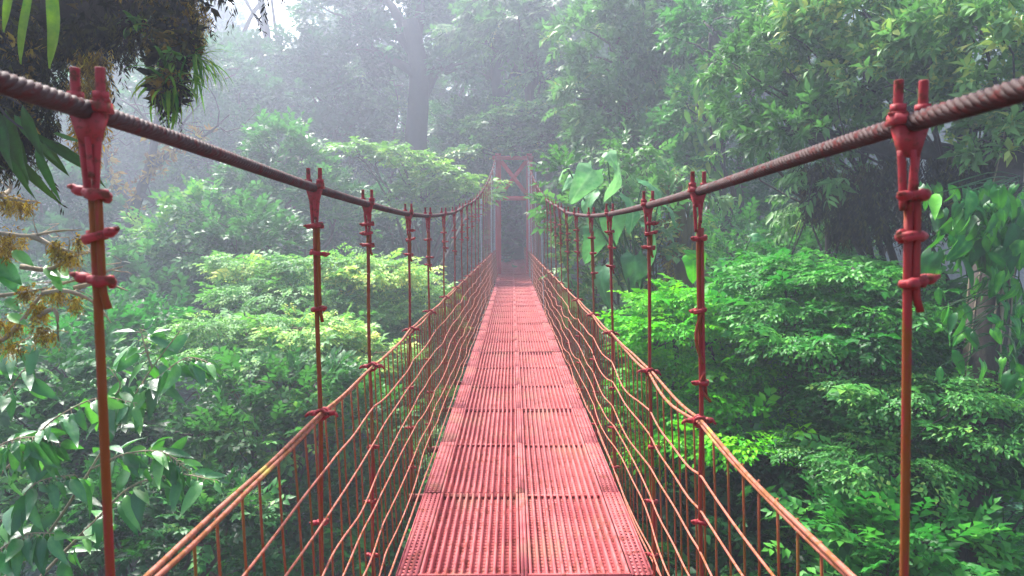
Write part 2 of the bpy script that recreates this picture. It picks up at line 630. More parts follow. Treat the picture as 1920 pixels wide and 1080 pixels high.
for x in (-.84, .94):
    mb = MB()
    mb.tube([(x - B0[0], TY - .3, -.2), (x - B0[0], TY - .3, 4.1)], .03, 8)
    o = mb.build('stay_pipe', M['grey_steel'], tower, True)
    o['label'] = 'pale grey steel pipe beside the red post'
# ------------------------------------------------------------------ plants: leaves, sprays, crowns
UP = np.array([0, 0, 1.0])


def leaf_lo(w, fold=.25, droop=.15):
    v = np.array([(0, 0, 0), (-w, .45, fold * w), (0, .5, 0), (w, .45, fold * w), (0, 1, -droop)])
    f = np.array([(0, 2, 1), (0, 3, 2), (1, 2, 4), (2, 3, 4)])
    return v, f


def leaf_hi(w, fold=.3, droop=.35, tip=.8):
    ys = [.0, .12, .32, .56, .8, 1.0]
    ws = [.0, .55, .98, .92, .5, .0]
    v, f = [], []
    for y, q in zip(ys, ws):
        z = -droop * y ** 2
        v += [(-w * q, y, z + fold * w * q), (0, y, z), (w * q, y, z + fold * w * q)]
    for k in range(5):
        a = k * 3
        f += [(a, a + 1, a + 4), (a, a + 4, a + 3), (a + 1, a + 2, a + 5), (a + 1, a + 5, a + 4)]
    v = np.array(v)
    v[:, 2] += .018 * np.sin(v[:, 1] * 19 + v[:, 0] * 9)
    return v, np.array(f), np.tile([-.05, .16, -.05], 6)


def strap(w, droop, n=7, fold=.3, curl=1.6):
    v, f = [], []
    for k in range(n):
        t = k / (n - 1)
        q = w * (1 - t ** 2.2) * (.55 + .45 * min(1, t * 4))
        y = math.sin(t * curl) / curl if curl else t
        z = -droop * t ** 2
        v += [(-q, y, z + fold * q), (0, y, z), (q, y, z + fold * q)]
    for k in range(n - 1):
        a = k * 3
        f += [(a, a + 1, a + 4), (a, a + 4, a + 3), (a + 1, a + 2, a + 5), (a + 1, a + 5, a + 4)]
    return np.array(v), np.array(f)


def heart(w=.5, droop=.25):
    """heart or arrow shaped leaf blade with lobes behind the stalk"""
    out = [(0, 0), (.42, -.16), (.78, -.10), (1.0, .12), (.96, .36), (.72, .62), (.36, .84), (0, 1.05)]
    v, f = [], []
    for x, y in out:
        z = -droop * max(y, 0) ** 2
        e = .40 * w * x - .30 * w * x * x + .05 * math.sin(9 * y)
        v += [(-w * x, y, z + e), (w * x, y, z + e + .04 * math.sin(7 * y + 1))]
    n = len(v)
    for x, y in out:
        v.append((0, max(y, 0) * .95 + .0, -droop * max(y, 0) ** 2 - .02))
    for k in range(7):
        a, b = 2 * k, 2 * k + 2
        m0, m1 = n + k, n + k + 1
        f += [(a, m1, b) if k == 0 else (a, m0, m1), (a, m1, b), (a + 1, b + 1, m1), (a + 1, m1, m0)]
    f = [t for t in f if len(set(t)) == 3]
    return np.array(v, float), np.array(f), np.concatenate([np.full(n, -.08), np.full(len(v) - n, .22)])


def blade(w=.42, droop=.5, lobe=.22, nu=9, nv=13, wave=.05, nvein=5, seed=0):
    """large leaf blade with back lobes, wavy margin, pale midrib and side veins (natural colour, kept as tint)"""
    r = np.random.RandomState(seed)
    ph = r.uniform(0, 6.28, 4)
    v, t = [], []
    for j in range(nv):
        q = j / (nv - 1)
        wd = w * (np.clip(q / .16, .35, 1) ** .7) * (1 - q ** 1.7) ** .85
        for i in range(nu):
            u = -1 + 2 * i / (nu - 1)
            a = abs(u)
            y = q - lobe * a ** 1.6 * (1 - q) ** 3
            x = u * wd * (1 + .04 * math.sin(11 * q + ph[0] + (2 if u > 0 else 0)))
            z = -droop * max(y, 0) ** 2 + .32 * wd * a - .42 * wd * a * a + wave * a * math.sin(8 * q + ph[1 if u > 0 else 2]) + .012 * math.cos((q * nvein - a * 1.1) * 6.28)
            v.append((x, y, z))
            t.append(.26 if a < .05 else (.13 * max(0, math.cos((q * nvein - a * 1.1) * 6.28)) - .05))
    f = []
    for j in range(nv - 1):
        for i in range(nu - 1):
            k = j * nu + i
            f += [(k, k + 1, k + nu + 1), (k, k + nu + 1, k + nu)]
    return np.array(v), np.array(f), np.array(t)


def frames(d, up=None, roll=None):
    """rotation matrices whose columns are side, forward (d), normal"""
    d = norm(d)
    up = np.broadcast_to(UP if up is None else up, d.shape)
    s = np.cross(d, up)
    bad = np.linalg.norm(s, axis=-1) < 1e-3
    s[bad] = (1, 0, 0)
    s = norm(s)
    n = np.cross(s, d)
    if roll is not None:
        c, q = np.cos(roll)[:, None], np.sin(roll)[:, None]
        s, n = s * c + n * q, n * c - s * q
    return np.stack([s, d, n], -1)


def inst(mb, tpl, pos, Rm, sc, tint, tvar=None):
    """copies of a template (verts, tris, per-vertex tint offset) into one mesh"""
    v, f = tpl[0], tpl[1]
    to = tpl[2] if len(tpl) > 2 else np.zeros(len(v))
    N, K = len(pos), len(v)
    if N == 0:
        return
    sc = np.broadcast_to(np.asarray(sc, float), (N,))
    out = np.einsum('nij,kj->nki', Rm, v) * sc[:, None, None] + pos[:, None, :]
    F = f[None, :, :] + (np.arange(N) * K)[:, None, None]
    t = np.asarray(tint)[:, None] + to[None, :]
    mb.add(out.reshape(-1, 3), F.reshape(-1, 3), t.reshape(-1))


def make_spray(rng, kind):
    """a twig of leaves, unit long along +Y"""
    V, F, T, n = [], [], [], 0

    def put(leaf, p, d, s, roll=0., up=UP):
        nonlocal n
        Rm = frames(np.array([d], float), np.array([up], float), np.array([roll]))[0]
        V.append(leaf[0] @ Rm.T * s + np.asarray(p))
        F.append(leaf[1] + n)
        T.append(np.full(len(leaf[0]), rng.uniform(-.22, .22)) + (leaf[2] if len(leaf) > 2 else 0))
        n += len(leaf[0])

    if kind == 'broad':            # alternate oval leaves
        L = leaf_lo(.27, .3, .2)
        for k in range(9):
            t = .12 + .1 * k
            s = 1 if k % 2 else -1
            put(L, (0, t, .05 * math.sin(t * 3)), (s * rng.uniform(.6, 1), rng.uniform(.3, .8), rng.uniform(-.25, .3)), rng.uniform(.34, .46), rng.uniform(-.4, .4))
        put(L, (0, 1, 0), (rng.uniform(-.2, .2), 1, 0), .36)
    elif kind == 'small':          # many little leaves, upright tip
        L = leaf_lo(.30, .35, .1)
        for k in range(15):
            a = k * 2.4
            t = .1 + .9 * k / 15
            put(L, (0, t, 0), (math.cos(a), .75, math.sin(a) * .9), rng.uniform(.2, .32), rng.uniform(-.6, .6))
    elif kind == 'rosette':        # narrow leaves whorled at the twig end
        L = leaf_lo(.19, .3, .25)
        for k in range(12):
            a = k * 2.4 + rng.uniform(-.3, .3)
            e = rng.uniform(.0, .9)
            put(L, (0, .3 + .5 * k / 12, 0), (math.cos(a), .25 + e, math.sin(a) * .8), rng.uniform(.36, .55), rng.uniform(-.5, .5))
    elif kind == 'frond':          # pinnate, flat: rows of leaflets
        L = leaf_lo(.20, .2, .12)
        for k in range(11):
            t = .06 + .088 * k
            for s in (-1, 1):
                l = .34 * math.sin(min(1, .25 + t) * math.pi * .86) + .06
                put(L, (0, t, -.22 * t * t), (s, .55, -.12 + rng.uniform(-.12, .12)), l * rng.uniform(.85, 1.1), s * rng.uniform(0, .3))
        put(L, (0, 1, -.22), (0, 1, -.4), .22)
    elif kind == 'plane':          # flat branchlet: side twigs set with small oval leaves
        L = leaf_lo(.26, .3, .2)
        for k in range(7):
            t = .1 + .12 * k + rng.uniform(-.03, .03)
            s = 1 if k % 2 else -1
            l = (.52 - .35 * abs(t - .35)) * rng.uniform(.75, 1.15)
            d0 = norm(np.array([s, rng.uniform(.45, .95), rng.uniform(-.22, .1)]))
            for q in range(5):
                p = np.array([0, t, -.18 * t * t]) + d0 * l * (.25 + .18 * q) + (0, 0, -.10 * l * q * q / 16)
                sd = 1 if q % 2 else -1
                put(L, p, d0 + np.array([-sd * d0[1], sd * d0[0], 0]) * rng.uniform(.5, 1) + (0, 0, rng.uniform(-.35, .1)), rng.uniform(.13, .2), rng.uniform(-.5, .5))
        for q in range(3):
            put(L, (0, .85 + .06 * q, -.16), (rng.uniform(-.6, .6), 1, -.3), .17)
    elif kind == 'lance':          # drooping long leaves
        L = leaf_hi(.16, .25, .4)
        for k in range(7):
            s = 1 if k % 2 else -1
            t = .1 + .13 * k
            put(L, (0, t, -.06 * t), (s * rng.uniform(.5, .9), rng.uniform(.4, .9), rng.uniform(-.6, .05)), rng.uniform(.45, .62), rng.uniform(-.4, .4))
    elif kind == 'droop':          # big oval leaves hanging from the twig
        L = leaf_hi(.26, .35, .45)
        for k in range(7):
            s = 1 if k % 2 else -1
            t = .15 + .13 * k
            put(L, (0, t, .1 * math.sin(t * 2.5)), (s * rng.uniform(.3, .9), rng.uniform(.1, .6), rng.uniform(-1.0, -.2)), rng.uniform(.38, .55), rng.uniform(-.5, .5))
    elif kind == 'moss':           # a strand of tangled moss, hangs along +Y
        L = leaf_lo(.10, .1, .1)
        for k in range(12):
            a = rng.uniform(0, 6.28)
            t = k / 12
            put(L, (.04 * math.cos(a * 2), t * .8, .04 * math.sin(a * 2)), (math.cos(a) * .5, rng.uniform(.5, 1.2), math.sin(a) * .5), rng.uniform(.2, .4) * (1 - .5 * t), a)
    elif kind == 'tuft':           # short moss cushion
        L = leaf_lo(.16, .2, .2)
        for k in range(10):
            a = rng.uniform(0, 6.28)
            put(L, (0, 0, 0), (math.cos(a), rng.uniform(.3, 1.4), math.sin(a)), rng.uniform(.5, 1.0), a)
    return np.concatenate(V), np.concatenate(F), np.concatenate(T)


SPR = {k: [make_spray(np.random.RandomState(100 + 9 * i + q), k) for q in range(6)] for i, k in enumerate(('broad', 'small', 'rosette', 'frond', 'lance', 'droop', 'moss', 'tuft', 'plane'))}


def scatter(mb, rng, kind, pos, d, size, up=None, rollv=.5, tint=None):
    """sprays of one kind at points"""
    N = len(pos)
    which = rng.randint(0, 6, N)
    size = np.broadcast_to(size, (N,)) * rng.uniform(.7, 1.25, N)
    tint = rng.uniform(.25, .75, N) if tint is None else tint
    roll = rng.uniform(-rollv, rollv, N)
    for q in range(6):
        s = which == q
        if s.any():
            inst(mb, SPR[kind][q], pos[s], frames(d[s], up, roll[s]), size[s], tint[s])


def on_clump(rng, c, r, n, low=-.35, style='round'):
    """points and twig directions over an ellipsoid clump"""
    u = norm(rng.normal(size=(int(n * 1.9) + 4, 3)))
    u = u[u[:, 2] > low][:n]
    rad = rng.uniform(.5, 1.0, (len(u), 1)) ** .5
    # lobes make the outline uneven
    k = norm(rng.normal(size=(5, 3)))
    lob = 1 + .42 * np.max(np.maximum(u @ k.T, 0) ** 6, axis=1, keepdims=True) - .16
    p = c + u * r * rad * lob
    ph = rng.uniform(0, 6.28, 3)
    fq = 5.2 / np.maximum(np.asarray(r), .3)
    gap = np.sin(p[:, 0] * fq[0] + ph[0]) * np.sin(p[:, 1] * fq[1] + ph[1]) + .6 * np.sin(p[:, 2] * fq[2] * .6 + p[:, 0] * fq[0] * .7 + ph[2])
    ok = gap > -.42
    p, u = p[ok], u[ok]
    jit = rng.normal(size=u.shape)
    if style == 'flat':
        d = norm(u * (1, 1, .12) + jit * .35 * (1, 1, .35) + (0, 0, -.12))
    elif style == 'up':
        d = norm(u * (.7, .7, .4) + (0, 0, .75) + jit * .3)
    elif style == 'hang':
        d = norm(u * (1, 1, .2) + (0, 0, -.45) + jit * .3)
    else:
        d = norm(u * (1, 1, .8) + (0, 0, .15) + jit * .38)
    return p, d


def limb_path(a, b, rng, sag=.0, wob=.06, n=9):
    a, b = np.array(a, float), np.array(b, float)
    t = np.linspace(0, 1, n)[:, None]
    L = np.linalg.norm(b - a)
    p = a + (b - a) * t
    p[:, 2] += L * (sag * np.sin(t[:, 0] * math.pi))
    w = rng.normal(size=(3, 3)) * wob * L
    for k in range(3):
        p += w[k] * np.sin(t * math.pi * (k + 1)) / (k + 1)
    return p


def ground_z(x, y):
    x, y = np.asarray(x, float), np.asarray(y, float)
    z = -15 + 0 * x
    s = np.clip((y - 14) / 15, 0, 1)
    z = z + 14.7 * s * s * (3 - 2 * s) * np.clip(1 - np.abs(x - .5) / 26, .45, 1)
    z = z + 10 * np.clip((y - 34) / 40, 0, 1.3)
    z = z + 9 * np.clip((x - 5) / 16, 0, 1.4) * np.clip((y + 6) / 12, 0, 1) * np.clip((40 - y) / 30, 0, 1)
    z = z + 4 * np.clip((-x - 16) / 25, 0, 1.2)
    z = z - 2.2 * np.exp(-((x - .05) / 3.2) ** 2) * np.clip((37 - y) / 8, 0, 1)
    z = z + .5 * np.sin(x * .5) * np.cos(y * .43) * np.clip(np.abs(x) / 6, .1, 1)
    return z


def tree(name, label, cat, group, mats, clumps, base=None, kind='broad', style='round', dens=60, leaf=.5, trunk_r=.16, low=-.35, seed=0, limb_sub=4, top=None, twig=None, tmean=(.15, .8), crown_name='crown', stems=1, fork_at=None, other='broad'):
    """tree or shrub: trunk with limbs out to every clump, crown of leafy twigs.
    clumps: list of (centre, radii)"""
    rng = np.random.RandomState(seed + 1000)
    cs = np.array([c for c, r in clumps])
    cen = cs.mean(0)
    if base is None:
        base = (cen[0], cen[1])
    g = float(ground_z(base[0], base[1]))
    b0 = np.array([base[0], base[1], g - .1])
    root = empty(name, b0)
    tag(root, label, cat, group)
    mb = MB()
    fork = cen.copy()
    fork[2] = min(c[2] - r[2] * .7 for c, r in clumps) if top is None else top
    if fork[2] < g + .5:
        fork[2] = g + .5
    if fork_at is not None:
        fork[:2] = fork_at
    for s in range(stems):
        bb = b0 + (rng.normal(size=3) * (.35, .35, 0) if stems > 1 else 0)
        tp = limb_path(bb, fork + (rng.normal(size=3) * .3 if stems > 1 else 0), rng, 0, .025, 14)
        rr = trunk_r * (1.25 - .6 * np.linspace(0, 1, 14))
        rr[0] *= 1.5
        mb.tube(tp - b0, rr, 9)
    cr = MB()
    for c, r in clumps:
        c, r = np.array(c, float), np.array(r, float)
        t = rng.uniform(.72, 1.0)
        st = tp[int(t * 13)]
        lp = limb_path(st, c, rng, .06, .05, 9)
        lr = trunk_r * .5 * (1.1 - .85 * np.linspace(0, 1, 9))
        mb.tube(lp - b0, lr, 6)
        for k in range(limb_sub):
            u = norm(rng.normal(size=3) + (0, 0, .3))
            e = c + u * r * .9
            sp = limb_path(lp[rng.randint(5, 9)], e, rng, .03, .08, 5)
            mb.tube(sp - b0, trunk_r * .16 * (1.1 - .85 * np.linspace(0, 1, 5)), 4, cap=False)
        area = (r[0] * r[1] + r[0] * r[2] + r[1] * r[2]) / 3
        n = max(8, int(dens * area * 5))
        p, d = on_clump(rng, c, r, n, low, style)
        tint = np.clip(rng.normal(rng.uniform(*tmean), .15, len(p)), 0, 1)
        o_ = rng.rand(len(p)) < .2
        rv = .4 if style == 'flat' else .8
        scatter(cr, rng, kind, p[~o_] - b0, d[~o_], leaf, tint=tint[~o_], rollv=rv)
        scatter(cr, rng, other, p[o_] + d[o_] * leaf * .25 - b0, norm(d[o_] + (0, 0, .25)), leaf * .85, tint=tint[o_], rollv=.8)
    mb.build('trunk', mats[1], root, True)
    cr.build(crown_name, mats[0], root)
    return root


def px_clumps(lst):
    jr = np.random.RandomState(int(abs(lst[0][0] * 7 + lst[0][1])) + len(lst))
    """(px, py, Y, rx_px, rz_px[, ry_factor]) -> clumps in metres"""
    out = []
    for q in lst:
        px, py, Y, rx, rz = q[:5]
        if Y < 18:
            px, py, Y = px + jr.normal() * .22 * rx, py + jr.normal() * .35 * rz, Y + jr.uniform(-.5, .5)
            f_ = jr.uniform(.72, 1.3)
            rx, rz = rx * f_, rz * f_ * jr.uniform(.8, 1.35)
        k = Y / FPX
        ry = (q[5] if len(q) > 5 else .9) * rx * k
        out.append((at(px, py, Y), (rx * k, ry, rz * k)))
    return out


# leaf colours: albedo ranges of each foliage
L_ = {}
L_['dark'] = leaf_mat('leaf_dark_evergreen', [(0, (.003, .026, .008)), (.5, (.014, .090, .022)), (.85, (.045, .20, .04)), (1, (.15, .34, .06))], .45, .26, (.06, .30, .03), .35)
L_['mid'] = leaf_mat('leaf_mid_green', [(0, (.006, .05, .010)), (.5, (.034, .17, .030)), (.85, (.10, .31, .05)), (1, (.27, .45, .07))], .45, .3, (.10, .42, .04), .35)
L_['vivid'] = leaf_mat('leaf_vivid_green', [(0, (.004, .09, .003)), (.45, (.05, .40, .005)), (1, (.22, .64, .010))], .5, .38, (.14, .60, .01), .28)
L_['emerald'] = leaf_mat('leaf_emerald', [(0, (.004, .045, .008)), (.5, (.026, .18, .024)), (1, (.13, .42, .05))], .46, .32, (.06, .45, .04), .35)
L_['lime'] = leaf_mat('leaf_lime_tipped', [(0, (.03, .15, .03)), (.45, (.13, .33, .065)), (.8, (.32, .53, .09)), (1, (.66, .66, .11))], .5, .34, (.16, .5, .05), .3)
L_['sage'] = leaf_mat('leaf_sage', [(0, (.022, .075, .024)), (.5, (.095, .225, .058)), (.85, (.19, .37, .11)), (1, (.48, .52, .12))], .48, .3, (.12, .42, .05), .4)
L_['far'] = leaf_mat('leaf_far_forest', [(0, (.006, .04, .024)), (.5, (.020, .10, .045)), (1, (.07, .21, .07))], .5, .25, (.08, .34, .05), .3)
L_['yellowish'] = leaf_mat('leaf_yellowish', [(0, (.05, .17, .03)), (.5, (.13, .31, .05)), (1, (.34, .46, .07))], .5, .35, (.2, .5, .03), .3)
L_['gloss'] = leaf_mat('leaf_glossy_drooping', [(0, (.005, .06, .018)), (.5, (.022, .16, .038)), (1, (.12, .36, .06))], .40, .3, (.12, .5, .02), 1.5, mottle=24)
L_['strap'] = leaf_mat('leaf_strap', [(0, (.002, .022, .004)), (.5, (.016, .13, .010)), (1, (.26, .38, .012))], .5, .35, (.2, .5, .01), .18, mottle=30)
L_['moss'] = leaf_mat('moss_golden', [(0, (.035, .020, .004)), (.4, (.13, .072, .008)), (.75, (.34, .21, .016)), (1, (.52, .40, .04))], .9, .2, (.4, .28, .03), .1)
L_['darkmoss'] = leaf_mat('moss_dark', [(0, (.003, .004, .002)), (.55, (.009, .010, .004)), (1, (.075, .075, .008))], .9, .05, (.06, .05, .02), .1)  # near-black also paints in the underexposed shade of the overhanging limb
L_['bigleaf'] = leaf_mat('leaf_elephant_ear', [(0, (.010, .10, .03)), (.5, (.06, .27, .08)), (1, (.30, .56, .22))], .45, .35, (.16, .5, .1), .5, mottle=9)
L_['vine'] = leaf_mat('leaf_climbing_vine', [(0, (.002, .035, .008)), (.5, (.010, .13, .018)), (1, (.12, .42, .03))], .42, .22, (.12, .5, .02), .35, mottle=14)
BK = {}
BK['brown'] = bark_mat('bark_brown', (.025, .017, .012), (.065, .046, .035), (.05, .06, .015), .12)
BK['grey'] = bark_mat('bark_grey', (.06, .055, .05), (.16, .15, .13), (.06, .08, .03), .15)
BK['mossy'] = bark_mat('bark_mossy', (.04, .028, .018), (.10, .075, .045), (.11, .085, .02), .3)
BK['pale'] = bark_mat('twig_pale', (.20, .15, .09), (.34, .28, .19), (.16, .15, .03), .1)
BK['dark'] = bark_mat('bark_dark', (.012, .009, .008), (.03, .022, .018), (.03, .03, .01), .1)
# ------------------------------------------------------------------ terrain
xs = np.concatenate([np.linspace(-230, -64, 14), np.linspace(-60, 60, 61), np.linspace(64, 230, 14)])
ys = np.concatenate([np.linspace(-150, -24, 10), np.linspace(-20, 96, 59), np.linspace(102, 230, 12)])
gx, gy = np.meshgrid(xs, ys)
gz = ground_z(gx, gy) + RNG.normal(size=gx.shape) * .12
nx, ny = len(xs), len(ys)
i, j = np.meshgrid(np.arange(nx - 1), np.arange(ny - 1))
a = (j * nx + i).reshape(-1)
mb = MB()
mb.add(np.stack([gx, gy, gz], -1).reshape(-1, 3), np.stack([a, a + 1, a + nx + 1, a + nx], -1))
m, nt_, b_, _ = new_mat('forest_floor')
n1 = noise(nt_, .9, 8, .7)
r1 = ramp(nt_, [(.3, (.02, .016, .01)), (.5, (.018, .035, .012)), (.7, (.03, .07, .02))], n1.outputs['Fac'])
nt_.links.new(r1.outputs[0], b_.inputs['Base Color'])
b_.inputs['Roughness'].default_value = .95
g = mb.build('ground', m, None, True)
g['kind'] = 'structure'

# ground cover nobody could count
mb = MB()
ug = np.random.RandomState(77)
N = 21000
Y = 13 + 62 * ug.rand(N) ** 1.5
X = Y * ug.uniform(-.85, .85, N)
keep = (np.abs(X - .06) > .8) | (Y < 25)
X, Y = X[keep], Y[keep]
P = np.stack([X, Y, ground_z(X, Y) + ug.uniform(0, .9, len(X))], -1)
d = norm(ug.normal(size=P.shape) * (1, 1, .3) + (0, 0, .5))
scatter(mb, ug, 'broad', P, d, .6 + .017 * Y, rollv=.6, tint=np.clip(ug.normal(.45, .2, len(X)), 0, 1))
o = mb.build('undergrowth', L_['far'])
o['kind'] = 'stuff'

# ------------------------------------------------------------------ far forest, deep in the mist
FAR_G = 'tall trees fading into the mist on the far slope'
FAR_LABEL = 'tall pale grey-green tree fading into mist on the far slope'


def far_proto(seed, kind, H):
    r = np.random.RandomState(seed)
    cl = []
    for k in range(13):
        t = k / 12
        a = k * 2.4
        rad = (1.2 + 3.4 * math.sin(math.pi * (.15 + .8 * t))) * r.uniform(.6, 1.1)
        s = r.uniform(1.2, 2.3)
        cl.append(((rad * math.cos(a), rad * math.sin(a), H * (.38 + .6 * t)), (s * 1.25, s * 1.25, s * .72)))
    return cl


def copy_tree(o, loc, rotz, sc, label=None, group=None):
    c = o.copy()
    COL.objects.link(c)
    c.location, c.rotation_euler, c.scale = loc, (0, 0, rotz), sc
    if label:
        c['label'] = label
    if group:
        c['group'] = group
    for ch in o.children:
        d_ = ch.copy()
        COL.objects.link(d_)
        d_.parent = c
    return c


fr = np.random.RandomState(21)
protos = []
for k, (kind, H) in enumerate((('broad', 19), ('small', 23), ('broad', 26), ('frond', 17))):
    cl = far_proto(40 + k, kind, H)
    # built upright at a spot on the slope, then copied round
    x, y = [(-31, 55), (-14, 60), (16, 58), (33, 50)][k]
    gzv = float(ground_z(x, y))
    cl = [((c[0] + x, c[1] + y, c[2] + gzv), r_) for c, r_ in cl]
    protos.append(tree('forest_tree', FAR_LABEL, 'tree', FAR_G, (L_['far'] if k % 2 else L_['mid'], BK['brown']), cl, (x, y), kind, 'round', 16 if kind != 'frond' else 9, 1.15, .38, -.6, 60 + k, 3))
spots = []
for y, n, w in ((46, 9, 38), (55, 12, 46), (65, 13, 54), (76, 13, 60)):
    for k in range(n):
        x = -w + 2 * w * (k + .5) / n + fr.uniform(-2, 2)
        yy = y + fr.uniform(-3.5, 3.5)
        if abs(x) < 3.2 and yy < 50:
            continue
        if -24 < x < -8 and yy > 50 and fr.rand() < .62:      # thinner canopy where the sky shows
            continue
        spots.append((x, yy))
for k, (x, y) in enumerate(spots):
    s = fr.uniform(.75, 1.12)
    copy_tree(protos[fr.randint(0, 4)], (x, y, float(ground_z(x, y)) - .2), fr.uniform(0, 6.28), (s, s, s * fr.uniform(.9, 1.15)))

# ------------------------------------------------------------------ big trunks and named trees in the mist
def trunk_tree(name, label, px, Y, py_top, r, crown, mats, kind, leaf, dens, seed, group=None, cat='tree', lean=0, style='round', upright=False):
    p = at(px, 440, Y)
    base = (p[0] - lean, p[1])
    return tree(name, label, cat, group, mats, px_clumps(crown), base, kind, style, dens, leaf, r, -.6, seed, 4, at(px, py_top, Y)[2], fork_at=at(px, py_top, Y)[:2] if upright else None)


trunk_tree('forest_tree', 'massive dark trunk rising through the mist between the left cable and the gate', 768, 36, 40, .66,
           [(700, -20, 38, 90, 40), (800, -30, 38, 90, 45), (640, 40, 38, 70, 40), (860, 60, 38, 70, 45), (700, 90, 37, 50, 26), (840, 130, 37, 50, 26)], (L_['far'], BK['dark']), 'broad', 1.0, 16, 201, upright=True)
trunk_tree('forest_tree', 'slim forked dark trunk standing in mist directly above the red gate', 925, 36, 90, .42,
           [(900, 40, 42, 80, 40), (960, 90, 43, 70, 40), (1010, 30, 42, 80, 45), (880, 130, 43, 50, 25)], (L_['far'], BK['dark']), 'small', 1.0, 18, 202, upright=True)
trunk_tree('forest_tree', 'thin pale trunk under the bright sky gap at the upper left', 482, 46, -40, .32,
           [(440, -60, 46, 60, 40), (520, -80, 46, 60, 30), (430, 120, 45, 60, 40), (520, 150, 45, 60, 35)], (L_['far'], BK['brown']), 'broad', 1.0, 14, 203)
trunk_tree('forest_tree', 'broad misty tree filling the gap beside the sky opening', 610, 38, 200, .45,
           [(640, 130, 38, 70, 40), (590, 190, 38, 80, 40), (650, 230, 38, 40, 30), (560, 110, 39, 50, 30), (620, 260, 37, 80, 35), (660, 310, 37, 40, 26)], (L_['far'], BK['brown']), 'broad', .9, 18, 204)
trunk_tree('forest_tree', 'dim blue-grey tree standing above the bare branched tree', 400, 36, 200, .4,
           [(380, 140, 36, 80, 40), (450, 200, 36, 70, 35), (330, 200, 37, 70, 40), (400, 250, 35, 80, 35), (470, 280, 35, 60, 30)], (L_['far'], BK['brown']), 'small', .9, 18, 205)

# mid-distance trees on the left, softened by mist
trunk_tree('forest_tree', 'pale green tree in light mist just above the left cable', 540, 25, 420, .22,
           [(525, 275, 25, 45, 30), (555, 315, 25, 60, 32), (495, 335, 25, 60, 30), (600, 365, 24, 60, 30), (540, 380, 24, 70, 32), (450, 360, 25, 50, 28), (630, 410, 24, 60, 30)], (L_['mid'], BK['brown']), 'broad', .62, 44, 206)
trunk_tree('forest_tree', 'rounded blue-green tree between the first and second hangers on the left', 400, 20, 540, .2,
           [(380, 400, 21, 60, 28), (450, 430, 20, 70, 30), (330, 450, 21, 70, 30), (400, 480, 20, 80, 32), (500, 460, 20, 60, 28), (290, 500, 20, 70, 28)], (L_['mid'], BK['brown']), 'broad', .60, 44, 207)
trunk_tree('forest_tree', 'shadowy tree behind the hangers left of the gate', 700, 27, 520, .25,
           [(660, 400, 27, 60, 40), (740, 400, 28, 60, 40), (700, 450, 27, 80, 40), (800, 450, 28, 50, 40), (850, 470, 29, 50, 35), (640, 470, 26, 60, 30)], (L_['far'], BK['brown']), 'broad', .65, 36, 208)
trunk_tree('forest_tree', 'dark misty tree low behind the bright tipped canopy on the left', 260, 19, 620, .2,
           [(200, 520, 19, 80, 30), (290, 560, 19, 80, 30), (230, 590, 18, 90, 30), (120, 540, 19, 80, 30), (350, 590, 18, 60, 28)], (L_['dark'], BK['brown']), 'broad', .6, 44, 209)
trunk_tree('forest_tree', 'fresh green shrub crown behind the mossy twigs at the left edge', 120, 13, 660, .12,
           [(60, 590, 13, 70, 26), (140, 600, 13, 80, 28), (230, 620, 13, 70, 28), (20, 640, 12, 80, 34), (120, 660, 12, 90, 34), (300, 640, 13, 60, 26)], (L_['emerald'], BK['brown']), 'broad', .42, 70, 210)
trunk_tree('forest_tree', 'dark bluish tree under the mist behind the first hanger', 60, 24, 500, .25,
           [(40, 330, 25, 80, 40), (110, 380, 25, 70, 40), (30, 430, 24, 80, 40), (130, 460, 24, 70, 36), (200, 420, 25, 50, 30), (70, 500, 23, 90, 36)], (L_['far'], BK['brown']), 'broad', .7, 34, 211)

# lime tipped flat crowned trees on the left
LIME = [(455, 485, 16, 47, 9), (500, 500, 16, 63, 11), (570, 497, 16, 69, 12), (640, 505, 16, 73, 14), (715, 512, 16, 75, 16), (790, 540, 16.5, 63, 19), (530, 545, 15.5, 84, 16), (620, 555, 15.5, 88, 18), (700, 580, 15.5, 94, 22), (590, 600, 15, 94, 19), (780, 610, 16, 73, 24)]
trunk_tree('forest_tree', 'bright lime-tipped tree with flat layered top behind the left hangers', 640, 16, 640, .14, LIME, (L_['lime'], BK['mossy']), 'plane', .50, 120, 220, style='flat')
LIME2 = [(400, 612, 12.5, 63, 9), (470, 600, 12.5, 73, 12), (545, 612, 12.5, 73, 13), (615, 630, 12.5, 73, 15), (430, 655, 12, 84, 17), (520, 665, 12, 94, 18), (610, 690, 12, 88, 20), (690, 670, 12.5, 73, 18), (560, 640, 12, 63, 13)]
trunk_tree('forest_tree', 'lime green bushy crown in front of the flat layered tree', 520, 12.3, 740, .12, LIME2, (L_['lime'], BK['mossy']), 'plane', .42, 130, 221, style='flat')
trunk_tree('forest_tree', 'mid green small-leaved crown below the lime canopy on the left', 470, 10.5, 880, .13,
           [(380, 745, 10.5, 80, 40), (470, 735, 10.5, 90, 42), (560, 750, 10.5, 80, 42), (330, 800, 10.2, 80, 46), (440, 815, 10, 100, 50), (550, 830, 10, 90, 50), (640, 770, 10.5, 70, 40), (660, 840, 10.5, 70, 44), (370, 870, 9.6, 80, 44)], (L_['mid'], BK['brown']), 'broad', .36, 80, 222)
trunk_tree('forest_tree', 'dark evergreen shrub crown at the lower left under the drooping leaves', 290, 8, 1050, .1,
           [(260, 930, 8, 90, 50), (350, 960, 8, 90, 50), (200, 990, 7.8, 90, 50), (310, 1030, 7.6, 110, 55), (430, 1000, 8, 80, 50), (120, 1050, 7.6, 100, 55), (420, 1060, 7.6, 90, 50)], (L_['dark'], BK['brown']), 'broad', .27, 100, 223)
